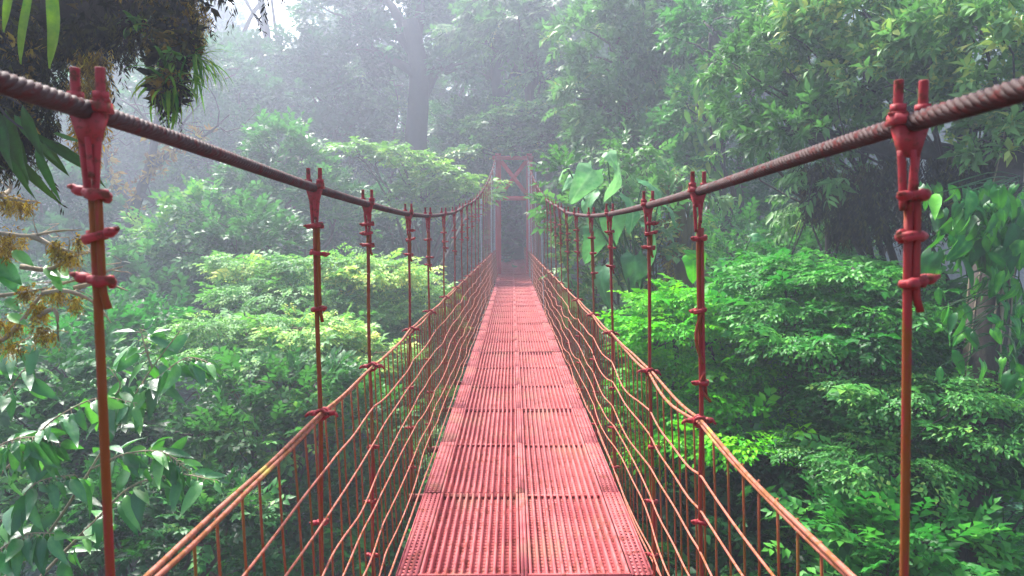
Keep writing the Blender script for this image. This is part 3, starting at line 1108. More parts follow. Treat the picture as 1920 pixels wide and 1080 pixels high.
trunk_tree('forest_tree', 'shaded shrub crown behind the drooping leaf plant at the left edge', 90, 9, 900, .12,
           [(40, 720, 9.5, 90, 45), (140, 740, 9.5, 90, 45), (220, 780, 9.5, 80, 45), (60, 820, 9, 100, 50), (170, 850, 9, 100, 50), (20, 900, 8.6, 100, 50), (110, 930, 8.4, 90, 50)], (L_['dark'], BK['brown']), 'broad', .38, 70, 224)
trunk_tree('forest_tree', 'low bright green crown seen through the left side net', 600, 10, 1040, .1,
           [(520, 925, 10, 70, 26), (590, 940, 10, 70, 28), (560, 975, 9.6, 80, 34), (640, 985, 9.8, 80, 36), (700, 930, 10.4, 60, 30), (520, 1030, 9.2, 90, 40), (610, 1050, 9.2, 90, 40), (710, 1030, 9.6, 80, 40)], (L_['emerald'], BK['brown']), 'broad', .34, 85, 225)
trunk_tree('forest_tree', 'yellow-green twiggy crown low beside the deck through the left net', 770, 13, 900, .1,
           [(720, 730, 13.5, 60, 30), (780, 700, 14, 50, 30), (800, 760, 13.5, 50, 34), (740, 800, 13, 60, 36), (800, 840, 12.6, 50, 34), (750, 880, 12, 60, 36), (850, 640, 15, 40, 40)], (L_['sage'], BK['mossy']), 'small', .40, 80, 226)

# twigs overhanging the gate
trunk_tree('forest_tree', 'slender tree reaching yellow-green sprays across the front of the red gate', 800, 24, 480, .14,
           [(665, 276, 24, 32, 7), (705, 282, 24, 34, 10), (748, 296, 24, 36, 13), (790, 312, 24, 38, 16), (835, 335, 24, 42, 18), (870, 365, 24, 40, 16), (800, 355, 24, 50, 18), (905, 346, 25, 24, 9), (937, 362, 26.5, 16, 7), (845, 392, 24, 40, 16), (780, 395, 24, 50, 20)], (L_['yellowish'], BK['brown']), 'broad', .55, 60, 230, style='flat')
trunk_tree('forest_tree', 'leafy tree whose branches hang over the top of the red gate', 1130, 29, 250, .2,
           [(905, 286, 28.6, 44, 9), (950, 268, 28.6, 50, 14), (1010, 262, 28.6, 56, 20), (1060, 240, 28.6, 60, 26), (1105, 280, 28.6, 50, 24), (1050, 286, 28.6, 46, 14), (1000, 215, 29, 60, 26), (1090, 200, 29, 60, 28), (940, 235, 29, 46, 16)], (L_['sage'], BK['brown']), 'broad', .6, 52, 231, style='flat')

# ------------------------------------------------------------------ right side
trunk_tree('forest_tree', 'grey-green crown of drooping fronds high above the gate', 1010, 32, 120, .3,
           [(930, 10, 31, 60, 14), (970, 45, 31, 60, 14), (1000, 85, 31, 60, 14), (1040, 20, 31, 60, 20), (900, 60, 32, 50, 14), (1060, 110, 32, 60, 18), (1020, 150, 32, 50, 16)], (L_['sage'], BK['brown']), 'frond', 1.0, 22, 240, style='hang')
trunk_tree('forest_tree', 'tall hazy tree with scattered small leaves above the big-leaved plant', 1200, 22, 220, .26,
           [(1120, 60, 22, 70, 34), (1190, 30, 22, 80, 36), (1270, 60, 22, 80, 36), (1150, 120, 22, 70, 34), (1230, 130, 22, 80, 36), (1310, 110, 21, 70, 34), (1110, 180, 22, 60, 30), (1190, 200, 22, 80, 34), (1270, 210, 21, 70, 34), (1150, 260, 22, 70, 30), (1230, 280, 21, 70, 30), (1340, 30, 21, 70, 30)], (L_['sage'], BK['brown']), 'rosette', .62, 44, 241)
trunk_tree('forest_tree', 'dark forked tree draped in leaves behind the right cable', 1340, 17, 60, .2,
           [(1320, 40, 17, 60, 30), (1390, 60, 17, 60, 34), (1300, 260, 17, 36, 40), (1345, 320, 17, 40, 40), (1290, 330, 17, 30, 40), (1400, 180, 17, 50, 30), (1320, 180, 17, 40, 30)], (L_['mid'], BK['dark']), 'broad', .5, 52, 242)
RT = [(1400, 140, 11, 70, 38), (1470, 95, 10.6, 80, 36), (1560, 60, 10.4, 90, 36), (1650, 40, 10, 90, 38), (1750, 40, 9.6, 100, 40), (1860, 40, 8.4, 110, 50),
      (1440, 195, 10.8, 80, 34), (1530, 160, 10.4, 90, 38), (1620, 140, 10, 90, 38), (1720, 130, 9.8, 90, 40), (1820, 120, 9.4, 100, 42), (1900, 140, 8.2, 80, 60), (1930, 240, 8.2, 70, 60), (1860, 260, 8.3, 60, 40),
      (1400, 255, 11, 60, 26), (1490, 255, 10.6, 80, 30), (1590, 235, 10.2, 84, 32), (1690, 215, 10, 80, 34), (1790, 205, 9.6, 80, 34), (1890, 220, 9.2, 80, 40), (1560, 300, 10.2, 60, 22), (1470, 20, 11.4, 90, 30), (1600, -20, 11, 100, 34), (1780, -30, 10.6, 120, 40)]
p = at(1880, 440, 10)
tree('forest_tree', 'big spreading tree with pale narrow leaves overhead at the upper right', 'tree', None, (L_['sage'], BK['dark']), px_clumps(RT), (p[0], p[1]), 'rosette', 'round', 88, .35, .13, -.7, 243, 5, at(1850, 330, 10)[2], fork_at=(p[0] - .3, p[1]), other='rosette')
trunk_tree('forest_tree', 'leafy sapling hanging sprays below the right cable', 1590, 10, 420, .06,
           [(1530, 330, 10, 40, 20), (1580, 345, 10, 40, 18), (1620, 330, 10, 30, 16), (1500, 380, 11, 40, 24), (1550, 400, 11, 50, 26)], (L_['sage'], BK['dark']), 'lance', .34, 60, 244, style='hang')
trunk_tree('forest_tree', 'blue-green misty tree seen under the spreading crown on the right', 1430, 19, 480, .18,
           [(1400, 360, 19, 60, 34), (1470, 350, 19, 60, 34), (1540, 370, 19, 60, 34), (1430, 420, 18.5, 80, 34), (1520, 440, 18, 80, 34), (1390, 470, 18, 60, 30), (1600, 420, 18, 60, 40)], (L_['far'], BK['brown']), 'small', .52, 46, 245)
trunk_tree('forest_tree', 'mixed green tree behind the second hanger on the right', 1420, 14, 560, .14,
           [(1380, 440, 14.5, 60, 28), (1450, 450, 14.5, 60, 28), (1520, 470, 14, 70, 30), (1400, 500, 14, 70, 30), (1590, 460, 14, 60, 34), (1660, 440, 13.5, 60, 34), (1480, 510, 13.6, 70, 30)], (L_['mid'], BK['brown']), 'small', .42, 66, 246)
VIV = [(1250, 560, 10, 60, 12), (1310, 548, 10, 66, 13), (1370, 570, 9.8, 66, 13), (1240, 610, 9.8, 60, 14), (1310, 610, 9.6, 76, 14), (1390, 625, 9.5, 76, 14), (1260, 665, 9.4, 70, 15), (1340, 670, 9.2, 84, 15), (1420, 680, 9.2, 70, 15), (1230, 725, 9.2, 60, 16), (1310, 730, 9, 84, 16), (1390, 745, 8.9, 84, 16), (1280, 790, 8.8, 76, 17), (1370, 800, 8.6, 84, 17), (1440, 770, 8.8, 60, 17), (1240, 830, 8.8, 60, 17), (1210, 650, 10, 44, 14), (1200, 770, 9.6, 44, 16)]
trunk_tree('forest_tree', 'vivid lime tree with tiered ferny foliage beside the right rail', 1320, 9.6, 760, .09, VIV, (L_['vivid'], BK['dark']), 'plane', .40, 190, 250, style='flat')
EME = [(1450, 520, 9.4, 70, 14), (1530, 505, 9.2, 84, 15), (1620, 515, 9, 84, 15), (1700, 540, 8.8, 76, 16), (1480, 570, 9, 84, 16), (1570, 560, 8.8, 90, 16), (1660, 580, 8.6, 84, 16), (1520, 625, 8.6, 90, 17), (1620, 630, 8.4, 90, 17), (1710, 640, 8.2, 76, 17), (1780, 600, 8.4, 60, 17), (1480, 640, 9, 50, 16)]
trunk_tree('forest_tree', 'emerald tree with tiered drooping sprays behind the first right hanger', 1610, 9, 700, .1, EME, (L_['emerald'], BK['dark']), 'plane', .42, 170, 251, style='flat')
EME2 = [(1640, 720, 7.6, 84, 17), (1720, 735, 7.4, 90, 18), (1800, 720, 7.3, 84, 18), (1600, 775, 7.6, 84, 18), (1690, 790, 7.4, 96, 19), (1790, 785, 7.2, 96, 19), (1880, 800, 7, 84, 20), (1570, 840, 7.6, 84, 19), (1660, 850, 7.3, 96, 20), (1760, 850, 7.1, 96, 20), (1860, 865, 6.9, 96, 20), (1620, 905, 7.2, 96, 20)]
trunk_tree('forest_tree', 'soft green tiered shrub below the vine-clad trunk', 1720, 7.6, 960, .08, EME2, (L_['mid'], BK['dark']), 'plane', .36, 170, 252, style='flat')
trunk_tree('forest_tree', 'darker leafy shrub under the vivid lime tree', 1420, 8, 1000, .09,
           [(1330, 880, 8.6, 90, 40), (1430, 870, 8.4, 90, 42), (1510, 830, 8.4, 70, 40), (1290, 950, 8.2, 90, 44), (1390, 960, 8, 96, 46), (1490, 940, 7.8, 96, 46), (1250, 1030, 8, 90, 46), (1350, 1050, 7.6, 100, 48), (1460, 1050, 7.4, 100, 48)], (L_['dark'], BK['dark']), 'broad', .36, 84, 253)
trunk_tree('forest_tree', 'leafy shrub spilling along the lower right corner', 1640, 6.8, 1060, .07,
           [(1560, 1010, 7, 90, 40), (1650, 990, 6.8, 96, 40), (1740, 1010, 6.6, 90, 40), (1600, 1070, 6.4, 96, 44), (1700, 1080, 6.3, 100, 44), (1880, 1030, 6.4, 80, 44), (1820, 1090, 6.2, 90, 44), (1920, 1080, 6.2, 90, 50), (1930, 980, 6.6, 70, 50)], (L_['emerald'], BK['dark']), 'broad', .30, 90, 254)
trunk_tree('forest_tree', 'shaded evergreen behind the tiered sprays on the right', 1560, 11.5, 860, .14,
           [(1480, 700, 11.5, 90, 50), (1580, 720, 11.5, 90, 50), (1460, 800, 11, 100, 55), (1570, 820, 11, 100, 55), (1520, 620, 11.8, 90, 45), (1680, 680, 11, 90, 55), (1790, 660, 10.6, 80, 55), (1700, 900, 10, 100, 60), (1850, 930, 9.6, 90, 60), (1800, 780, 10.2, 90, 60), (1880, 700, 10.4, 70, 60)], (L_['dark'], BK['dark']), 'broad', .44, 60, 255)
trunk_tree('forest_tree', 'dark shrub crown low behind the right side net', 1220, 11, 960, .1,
           [(1170, 690, 12, 50, 40), (1160, 780, 11.5, 50, 44), (1200, 860, 11, 60, 46), (1170, 930, 10.4, 60, 46), (1230, 930, 10.2, 60, 46), (1200, 1010, 9.8, 70, 46), (1290, 850, 10.6, 60, 46), (1130, 640, 14, 40, 34)], (L_['dark'], BK['dark']), 'broad', .40, 70, 256)

# lower storey that closes the ravine under the bridge
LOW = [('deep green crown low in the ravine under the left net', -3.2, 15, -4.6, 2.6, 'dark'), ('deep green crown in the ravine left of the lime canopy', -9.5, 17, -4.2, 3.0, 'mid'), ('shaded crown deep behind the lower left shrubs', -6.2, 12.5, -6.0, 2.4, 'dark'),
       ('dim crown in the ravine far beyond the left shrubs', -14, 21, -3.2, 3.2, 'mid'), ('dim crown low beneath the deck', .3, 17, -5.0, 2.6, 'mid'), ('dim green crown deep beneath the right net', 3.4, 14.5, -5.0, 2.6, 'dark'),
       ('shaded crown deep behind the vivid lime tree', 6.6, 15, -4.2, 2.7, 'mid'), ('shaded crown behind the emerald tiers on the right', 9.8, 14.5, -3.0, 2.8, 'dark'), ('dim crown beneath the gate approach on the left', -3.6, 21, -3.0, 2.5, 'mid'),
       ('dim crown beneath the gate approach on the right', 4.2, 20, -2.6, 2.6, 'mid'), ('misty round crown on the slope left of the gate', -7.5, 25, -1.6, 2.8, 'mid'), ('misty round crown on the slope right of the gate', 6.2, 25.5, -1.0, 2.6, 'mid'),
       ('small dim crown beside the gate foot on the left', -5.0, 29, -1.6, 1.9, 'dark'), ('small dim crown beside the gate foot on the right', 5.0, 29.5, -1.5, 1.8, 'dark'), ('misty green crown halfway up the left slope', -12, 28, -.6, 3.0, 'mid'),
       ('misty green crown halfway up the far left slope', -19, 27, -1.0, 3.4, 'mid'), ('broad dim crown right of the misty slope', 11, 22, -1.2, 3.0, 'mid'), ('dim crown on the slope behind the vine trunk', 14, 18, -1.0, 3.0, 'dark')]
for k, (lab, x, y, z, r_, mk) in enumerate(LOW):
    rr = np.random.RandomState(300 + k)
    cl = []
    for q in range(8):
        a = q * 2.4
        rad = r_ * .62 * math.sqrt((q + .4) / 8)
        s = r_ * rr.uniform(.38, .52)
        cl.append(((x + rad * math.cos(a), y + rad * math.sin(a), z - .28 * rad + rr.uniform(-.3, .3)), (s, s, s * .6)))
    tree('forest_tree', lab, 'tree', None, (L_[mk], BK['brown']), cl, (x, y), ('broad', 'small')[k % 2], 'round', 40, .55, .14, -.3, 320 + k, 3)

# forest over the path behind the gate, roof and dark leaves added for shade
rr = np.random.RandomState(440)
cl = [((rr.uniform(-3.4, 3.6), rr.uniform(38.5, 45), rr.uniform(4.6, 9)), (1.9, 1.9, .9)) for q in range(24)]
tree('forest_tree', 'spreading tree that roofs over the path behind the red gate', 'tree', None, (L_['dark'], BK['dark']), cl, (3.6, 42), 'broad', 'round', 40, .75, .25, -.9, 441, 3)
for k, (lab, x, y) in enumerate((('dark tree closing in on the path behind the gate at its left', -3.1, 38), ('dark tree closing in on the path behind the gate at its right', 3.3, 39), ('dark leafy tree at the end of the path through the gate', .1, 45))):
    rr = np.random.RandomState(400 + k)
    g0 = float(ground_z(x, y))
    cl = [((x + rr.uniform(-1.3, 1.3), y + rr.uniform(-1.5, 1.5), g0 + .8 + q * .62), (1.35, 1.35, .9)) for q in range(12)]
    tree('forest_tree', lab, 'tree', None, (L_['dark'], BK['dark']), cl, (x, y), 'broad', 'round', 40, .7, .3, -.7, 410 + k, 3)

# ------------------------------------------------------------------ bare mossy tree in the mist
def px_path(pts):
    return np.array([at(*q) for q in pts])


def spline(P, n=24):
    P = np.asarray(P, float)
    d_ = np.concatenate([[0], np.cumsum(np.linalg.norm(np.diff(P, axis=0), axis=1))])
    t = np.linspace(0, d_[-1], n)
    return np.stack([smooth_interp(t, d_, P[:, k]) for k in range(3)], -1)


b0 = at(236, 640, 25)
bare = empty('bare_tree', b0)
tag(bare, 'bare crooked tree with spreading mossy limbs standing in the mist behind the left cable', 'tree')
mb = MB()
mb.tube(spline(px_path([(228, 700, 25), (236, 560, 25), (240, 470, 25), (252, 390, 25), (278, 320, 25), (292, 250, 25), (300, 190, 25), (310, 130, 25.3)])) - b0, np.linspace(.34, .07, 24), 9)
for pts, r0 in (([(278, 320, 25), (330, 280, 24.6), (390, 250, 24.4), (430, 215, 24.2)], .12), ([(252, 390, 25), (205, 330, 25.4), (190, 270, 25.6), (150, 230, 25.8)], .12), ([(292, 250, 25), (262, 210, 25.2), (225, 185, 25.4)], .09),
                ([(262, 360, 25), (300, 390, 24.6), (330, 430, 24.4)], .09), ([(300, 200, 25), (335, 165, 25), (350, 110, 25)], .07), ([(240, 470, 25), (200, 440, 25), (160, 430, 25)], .08), ([(330, 280, 24.6), (345, 230, 24.6), (380, 190, 24.6)], .06), ([(205, 330, 25.4), (170, 335, 25.4), (130, 310, 25.4)], .06)):
    P = spline(px_path(pts), 14)
    mb.tube(P - b0, np.linspace(r0, .02, 14), 7)
    rr = np.random.RandomState(int(r0 * 1000))
    for k in range(7):
        s = P[rr.randint(4, 13)]
        e = s + rr.normal(size=3) * (.8, .5, .55) + (0, 0, .25)
        mb.tube(limb_path(s, e, rr, .05, .1, 6) - b0, np.linspace(.025, .008, 6), 4, cap=False)
mb.build('trunk', BK['dark'], bare, True)
mb = MB()
rr = np.random.RandomState(3)
P = np.concatenate([spline(px_path(q), 30) for q in ([(240, 470, 25), (252, 390, 25), (278, 320, 25), (292, 250, 25)], [(278, 320, 25), (330, 280, 24.6), (390, 250, 24.4)], [(252, 390, 25), (205, 330, 25.4), (190, 270, 25.6)])]) + rr.normal(size=(90, 3)) * .12
scatter(mb, rr, 'tuft', P - b0, norm(rr.normal(size=P.shape) + (0, 0, -.3)), .35)
mb.build('moss', L_['moss'], bare)
# ------------------------------------------------------------------ near plants and mossy limbs
HEART = blade(.36, .38, .26, 7, 8, .05, 4, 1)
BIGS = [blade(.44, .5 + .15 * k, .24, 11, 16, .07, 6, k) for k in range(4)]
HI = [leaf_hi(w_, .3, d_) for w_, d_ in ((.17, .3), (.20, .45), (.16, .55))]


def leaf_between(mb, a, b, w, tint, face=None, curve=.0, tpl=None):
    """one leaf blade from a to b"""
    a, b = np.asarray(a, float), np.asarray(b, float)
    L = np.linalg.norm(b - a)
    up = np.array([face if face is not None else (0, -.75, .65)], float)
    t = tpl if tpl is not None else leaf_hi(w / L, .3, curve)
    inst(mb, t, a[None, :], frames((b - a)[None, :], up), L, np.array([tint]))


# limb of a tree that stands outside the view at the left, hung with moss
rr = np.random.RandomState(9)
o0 = np.array([-4.4, 2.6, float(ground_z(-4.4, 2.6))])
ot = empty('overhanging_tree', o0)
tag(ot, 'thick dark moss-laden limb reaching in over the left cable at the top corner', 'tree')
mb = MB()
mb.tube(limb_path(o0, (-4.2, 2.7, 3.4), rr, 0, .02, 12) - o0, np.linspace(.5, .3, 12), 10)
limb = spline([(-4.2, 2.7, 3.2), at(-330, 20, 2.9), at(-120, 20, 2.9), at(60, 10, 2.95), at(220, -18, 3.0), at(350, -60, 3.05), at(480, -190, 3.1)], 40)
mb.tube(limb - o0, np.linspace(.20, .10, 40), 10)
side1 = spline([at(60, 10, 2.95), at(30, 90, 2.85), at(18, 170, 2.8), at(8, 260, 2.8)], 14)
side2 = spline([at(300, -40, 3.0), at(330, 20, 2.95), at(345, 70, 2.9), at(318, 120, 2.9), at(308, 175, 2.9)], 14)
mb.tube(side1 - o0, np.linspace(.09, .03, 14), 8)
mb.tube(side2 - o0, np.linspace(.07, .012, 14), 8)
mb.build('limb', BK['dark'], ot, True)  # near-black bark holds the limb's underexposed shade in its colour
dm, gm = MB(), MB()
for path, rad, n in ((limb[8:], .19, 1500), (side1, .10, 420), (side2, .06, 200)):
    idx = rr.randint(0, len(path), n)
    u = norm(rr.normal(size=(n, 3)))
    P = path[idx] + u * rad * rr.uniform(.5, 1.1, (n, 1))
    d = norm(u + (0, 0, -.55) + rr.normal(size=(n, 3)) * .3)
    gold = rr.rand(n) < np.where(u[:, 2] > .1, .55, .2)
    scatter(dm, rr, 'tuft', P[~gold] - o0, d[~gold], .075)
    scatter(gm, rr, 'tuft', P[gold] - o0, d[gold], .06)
    k = n // 4
    idx = rr.randint(0, len(path), k)
    P = path[idx] + rr.normal(size=(k, 3)) * rad * .5 - (0, 0, rad * .6)
    scatter(dm, rr, 'moss', P - o0, norm(rr.normal(size=(k, 3)) * .22 + (0, 0, -1)), .16)
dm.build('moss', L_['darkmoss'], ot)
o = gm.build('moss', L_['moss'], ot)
o['label'] = 'golden moss on the upper side of the dark limb'


def hanging_moss(label, blobs, n, size, mat, seed, group=None):
    """curtain of moss strands: blobs are (px, py, Y, spread px, drop px)"""
    r = np.random.RandomState(seed)
    b0 = at(*blobs[0][:3])
    root = MB()
    for px, py, Y, sp, dr in blobs:
        k = Y / FPX
        q = np.sqrt(r.rand(n)) * sp * k
        a_ = r.uniform(0, 6.28, n)
        drop = r.rand(n) ** 1.2
        taper = 1 - .65 * drop
        P = at(px, py, Y) + np.stack([q * np.cos(a_) * taper, q * np.sin(a_) * taper * .8, -drop * dr * k], -1)
        scatter(root, r, 'moss', P - b0, norm(r.normal(size=P.shape) * .18 + (0, 0, -1)), size * k * 100, tint=np.clip(r.normal(.5, .22, n), 0, 1))
    o = root.build('hanging_moss', mat, None, False, b0)
    return tag(o, label, 'moss', group)


hanging_moss('golden brown moss hanging in a tapering beard above the first left clamp', [(165, 105, 2.95, 42, 190), (150, 150, 2.9, 30, 130), (178, 90, 2.95, 34, 150)], 190, .42, L_['moss'], 31)
hanging_moss('dark ragged moss beard at the left edge above the cable', [(30, 60, 2.85, 60, 210), (80, 110, 2.85, 40, 150), (-20, 100, 2.8, 60, 200)], 190, .5, L_['darkmoss'], 32)
hanging_moss('small brown moss tuft hanging just below the cable at the left edge', [(62, 205, 2.9, 18, 60)], 90, .26, L_['moss'], 33)
hanging_moss('olive moss lump at the tip of the overhanging limb', [(345, 0, 2.95, 50, 70), (368, 20, 2.95, 30, 70), (285, 40, 2.95, 26, 50)], 150, .28, L_['moss'], 34)
hanging_moss('dark moss mass wrapped round the overhanging limb', [(230, 30, 3.0, 60, 60), (300, 20, 3.0, 60, 70), (160, 40, 3.0, 60, 70), (90, 20, 3.0, 60, 80)], 150, .5, L_['darkmoss'], 35)


def rosette(name, label, px, py, Y, n, L, w, seed, mat, droop=.5, bias=(0, 0, .2), curl=1.5, cat='plant'):
    r = np.random.RandomState(seed)
    b0 = at(px, py, Y)
    mb = MB()
    T = [strap(w, droop * q, 7, .25, curl) for q in (.5, 1, 1.5)]
    d = norm(r.normal(size=(n, 3)) + bias)
    for q in range(3):
        s = np.arange(n) % 3 == q
        inst(mb, T[q], np.zeros((s.sum(), 3)) + r.normal(size=(s.sum(), 3)) * .012, frames(d[s], None, r.uniform(-.3, .3, s.sum())), L * r.uniform(.65, 1.15, s.sum()), np.clip(r.normal(.5, .22, s.sum()), 0, 1))
    mb.blob((0, 0, 0), (.018, .018, .02), 7, 5)
    o = mb.build(name, mat, None, True, b0)
    return tag(o, label, cat)


rosette('epiphyte', 'spiky green rosette with many arching blades hanging from the mossy limb tip', 318, 150, 2.9, 76, .22, .045, 41, L_['strap'], .45, (.3, 0, -.05))
rosette('epiphyte', 'fine grassy green tuft on the outer end of the mossy limb', 365, 110, 2.95, 70, .19, .030, 42, L_['strap'], .6, (.8, 0, -.1))
rosette('epiphyte', 'small bright green tuft perched under the limb left of the spiky rosette', 256, 48, 2.9, 26, .11, .12, 43, L_['strap'], .3, (.2, -.2, .1))
rosette('epiphyte', 'little yellow-green leafy sprout on the stem of the spiky rosette', 322, 106, 2.85, 14, .09, .18, 44, L_['yellowish'], .2, (0, -.6, .2))

# long strap leaves that hang across the top corner
mb = MB()
b0 = at(60, -30, 2.7)
for q in (((92, -60), (96, -20), (100, 60), (92, 128)), ((10, -60), (16, -20), (12, 20), (6, 60)), ((60, -40), (48, 20), (40, 70), (38, 120))):
    P = spline([at(x, y, 2.7) for x, y in q], 9)
    wv = np.array([.018, .021, .024, .026, .026, .024, .020, .013, .002]) * (1 if q[0][0] == 92 else .7)
    v, f = [], []
    for k in range(9):
        v += [P[k] - b0 + (-wv[k], 0, 0), P[k] - b0 + (0, .008, 0), P[k] - b0 + (wv[k], 0, 0)]
    for k in range(8):
        c = k * 3
        f += [(c, c + 1, c + 4, c + 3), (c + 1, c + 2, c + 5, c + 4)]
    mb.add(np.array(v), np.array(f), np.linspace(.55, 1.0, 27))
tag(mb.build('strap_leaf_plant', L_['strap'], None, True, b0), 'long yellow-green strap leaves hanging down at the top left corner', 'plant')

# hanging spray of dark lance leaves
mb = MB()
b0 = at(-30, 190, 2.6)
for x0, y0, x1, y1, wd in ((42, 196, 78, 302, 20), (10, 205, 40, 330, 22), (18, 235, 52, 345, 20), (-6, 262, 112, 386, 18), (58, 246, 128, 330, 17), (50, 243, 190, 332, 13), (26, 215, 100, 300, 16), (-8, 200, 12, 312, 22), (92, 262, 182, 322, 13), (-20, 240, 30, 330, 20), (66, 276, 108, 376, 14), (8, 275, 60, 375, 15), (-30, 290, 10, 320, 16), (150, 300, 196, 348, 8), (100, 250, 150, 262, 8)):
    leaf_between(mb, at(x0, y0, 2.6 + RNG.uniform(-.12, .12)) - b0, at(x1, y1, 2.55 + RNG.uniform(-.15, .15)) - b0, wd * 2.6 / FPX * .62, RNG.uniform(.0, .3), (RNG.uniform(-.5, .5), -.8, .4), .08)
root = empty('lance_leaf_plant', b0)
tag(root, 'dark green lance leaves hanging in a fan below the cable at the left edge', 'plant')
mb.build('foliage', L_['strap'], root, True)
mb = MB()
for q in ([(-40, 150), (-10, 190), (20, 225), (60, 250), (110, 270)], [(-40, 200), (-10, 240), (20, 275)], [(-20, 170), (20, 185), (44, 200)]):
    mb.tube(spline([at(x, y, 2.6) for x, y in q], 10) - b0, np.linspace(.007, .002, 10), 5)
mb.build('stem', BK['dark'], root, True)


def mossy_branch(label, polys, tufts, leaves, seed, Y):
    r = np.random.RandomState(seed)
    b0 = at(polys[0][0][0], polys[0][0][1], Y)
    root = empty('mossy_branch', b0)
    tag(root, label, 'branch')
    mb = MB()
    for pl in polys:
        P = spline([at(x, y, Y + dy) for x, y, dy in pl], 14)
        mb.tube(P - b0, np.linspace(.014, .003, 14), 6)
        for k in range(3):
            s = P[r.randint(3, 13)]
            mb.tube(limb_path(s, s + r.normal(size=3) * (.10, .06, .06), r, 0, .15, 5) - b0, np.linspace(.003, .001, 5), 4, cap=False)
    mb.build('branch', BK['pale'], root, True)
    mb = MB()
    for px, py, sp, dr, n in tufts:
        n = int(n * 1.5)
        sp *= .62
        dr *= .75
        n = n * 2 // 3
        k = Y / FPX
        n2 = n * 2 // 3
        P = at(px, py, Y) + r.normal(size=(n2, 3)) * sp * k * (.9, .5, .35) - np.stack([0 * np.arange(n2), 0 * np.arange(n2), r.rand(n2) ** 2.2 * dr * k], -1)
        scatter(mb, r, 'tuft', P - b0, norm(r.normal(size=P.shape) * .6 + (0, 0, -.6)), .015, tint=np.clip(r.normal(.75, .25, n2), 0, 1))
        n3 = n // 2
        q0 = r.uniform(-1, 1, n3) * sp * 1.1 * k
        P = at(px, py, Y) + np.stack([q0, r.normal(size=n3) * sp * .4 * k, -r.rand(n3) ** 1.6 * dr * .7 * k * (1 - .6 * np.abs(q0) / (sp * 1.1 * k))], -1)
        scatter(mb, r, 'moss', P - b0, norm(r.normal(size=P.shape) * .3 + (0, 0, -1)), .085, tint=np.clip(r.normal(.7, .25, n3), 0, 1))
    mb.build('moss', L_['moss'], root)
    if leaves:
        mb = MB()
        for x0, y0, x1, y1, wd, t in leaves:
            leaf_between(mb, at(x0, y0, Y) - b0, at(x1, y1, Y - .03) - b0, wd * Y / FPX * .5, t, (r.uniform(-.3, .3), -.6, .75), .12)
        mb.build('foliage', L_['gloss'], root, True)
    return root


mossy_branch('short twig bearing rusty moss just under the dark lance leaves', [[(-60, 360, 0), (0, 368, 0), (40, 376, 0), (68, 378, 0)], [(0, 368, 0), (20, 350, .1), (16, 325, .1)]], [(10, 372, 26, 14, 60), (45, 378, 22, 14, 50)], [], 51, 3.0)
mossy_branch('slender pale twig with drips of golden moss ending at the first left hanger', [[(-60, 440, 0), (0, 438, 0), (60, 442, 0), (100, 434, 0), (152, 431, 0)], [(60, 442, 0), (110, 465, 0), (150, 475, 0)]],
             [(20, 442, 34, 10, 70), (5, 460, 30, 30, 90), (104, 455, 16, 34, 60), (130, 478, 20, 18, 50), (146, 445, 10, 24, 30), (118, 470, 14, 22, 40)], [(22, 470, 62, 496, 22, .95), (-20, 480, 40, 530, 34, .6), (0, 500, 30, 545, 30, .5)], 52, 3.0)
mossy_branch('tangle of pale twigs and orange moss clumps beside the first left hanger', [[(-60, 660, 0), (0, 640, 0), (50, 590, 0), (80, 550, .05), (160, 520, .1), (230, 500, .1)], [(40, 500, 0), (90, 505, 0), (140, 480, 0), (190, 470, .1)], [(80, 550, 0), (120, 545, 0), (180, 570, .1), (208, 605, .1)], [(60, 600, 0), (100, 580, 0), (110, 640, 0)], [(-40, 560, 0), (30, 550, 0), (90, 540, 0)], [(140, 540, .1), (190, 530, .1), (240, 545, .1)]],
             [(45, 540, 18, 26, 60), (72, 570, 18, 50, 80), (100, 545, 26, 16, 60), (140, 560, 12, 40, 46), (75, 610, 16, 40, 60), (15, 600, 30, 34, 90), (20, 640, 26, 24, 50), (90, 625, 12, 20, 30)],
             [(100, 505, 128, 518, 30, .98), (85, 498, 112, 530, 24, .9), (100, 520, 116, 545, 16, .8), (14, 590, 50, 606, 20, .9), (10, 560, 36, 582, 20, .7)], 53, 3.1)


# plant with big drooping leaves, lower left
b0 = at(60, 1100, 4.2)
root = empty('drooping_leaf_plant', b0)
tag(root, 'tall plant with large drooping pale-sheened leaves behind the first left hanger', 'plant')
st, lv = MB(), MB()
dr = np.random.RandomState(61)
POLY = [[(-30, 1120, 4.1), (90, 1000, 4.1), (170, 880, 4.2), (235, 770, 4.3), (285, 690, 4.3), (338, 620, 4.3)], [(40, 1120, 4.2), (170, 985, 4.2), (260, 905, 4.2), (340, 890, 4.2), (400, 900, 4.1)],
        [(-40, 930, 4), (40, 850, 4), (110, 780, 4), (190, 745, 4.1), (250, 755, 4.1)], [(170, 880, 4.2), (240, 850, 4.2), (310, 850, 4.2), (350, 880, 4.2)], [(235, 770, 4.3), (300, 705, 4.2), (360, 670, 4.2), (392, 680, 4.2)],
        [(-60, 1040, 3.9), (20, 960, 3.9), (80, 900, 3.9), (140, 890, 4)], [(-60, 800, 3.8), (-10, 760, 3.8), (40, 700, 3.8), (70, 660, 3.9)], [(-40, 720, 3.9), (10, 660, 3.9), (60, 630, 3.9)], [(-60, 1090, 3.8), (0, 1030, 3.8), (60, 1000, 3.8), (100, 1000, 3.8)], [(285, 690, 4.3), (272, 650, 4.3), (262, 615, 4.3)], [(200, 820, 4.2), (195, 770, 4.2), (225, 720, 4.2), (205, 690, 4.2)], [(-40, 870, 3.9), (10, 830, 3.9), (60, 820, 3.9), (110, 830, 4)]]
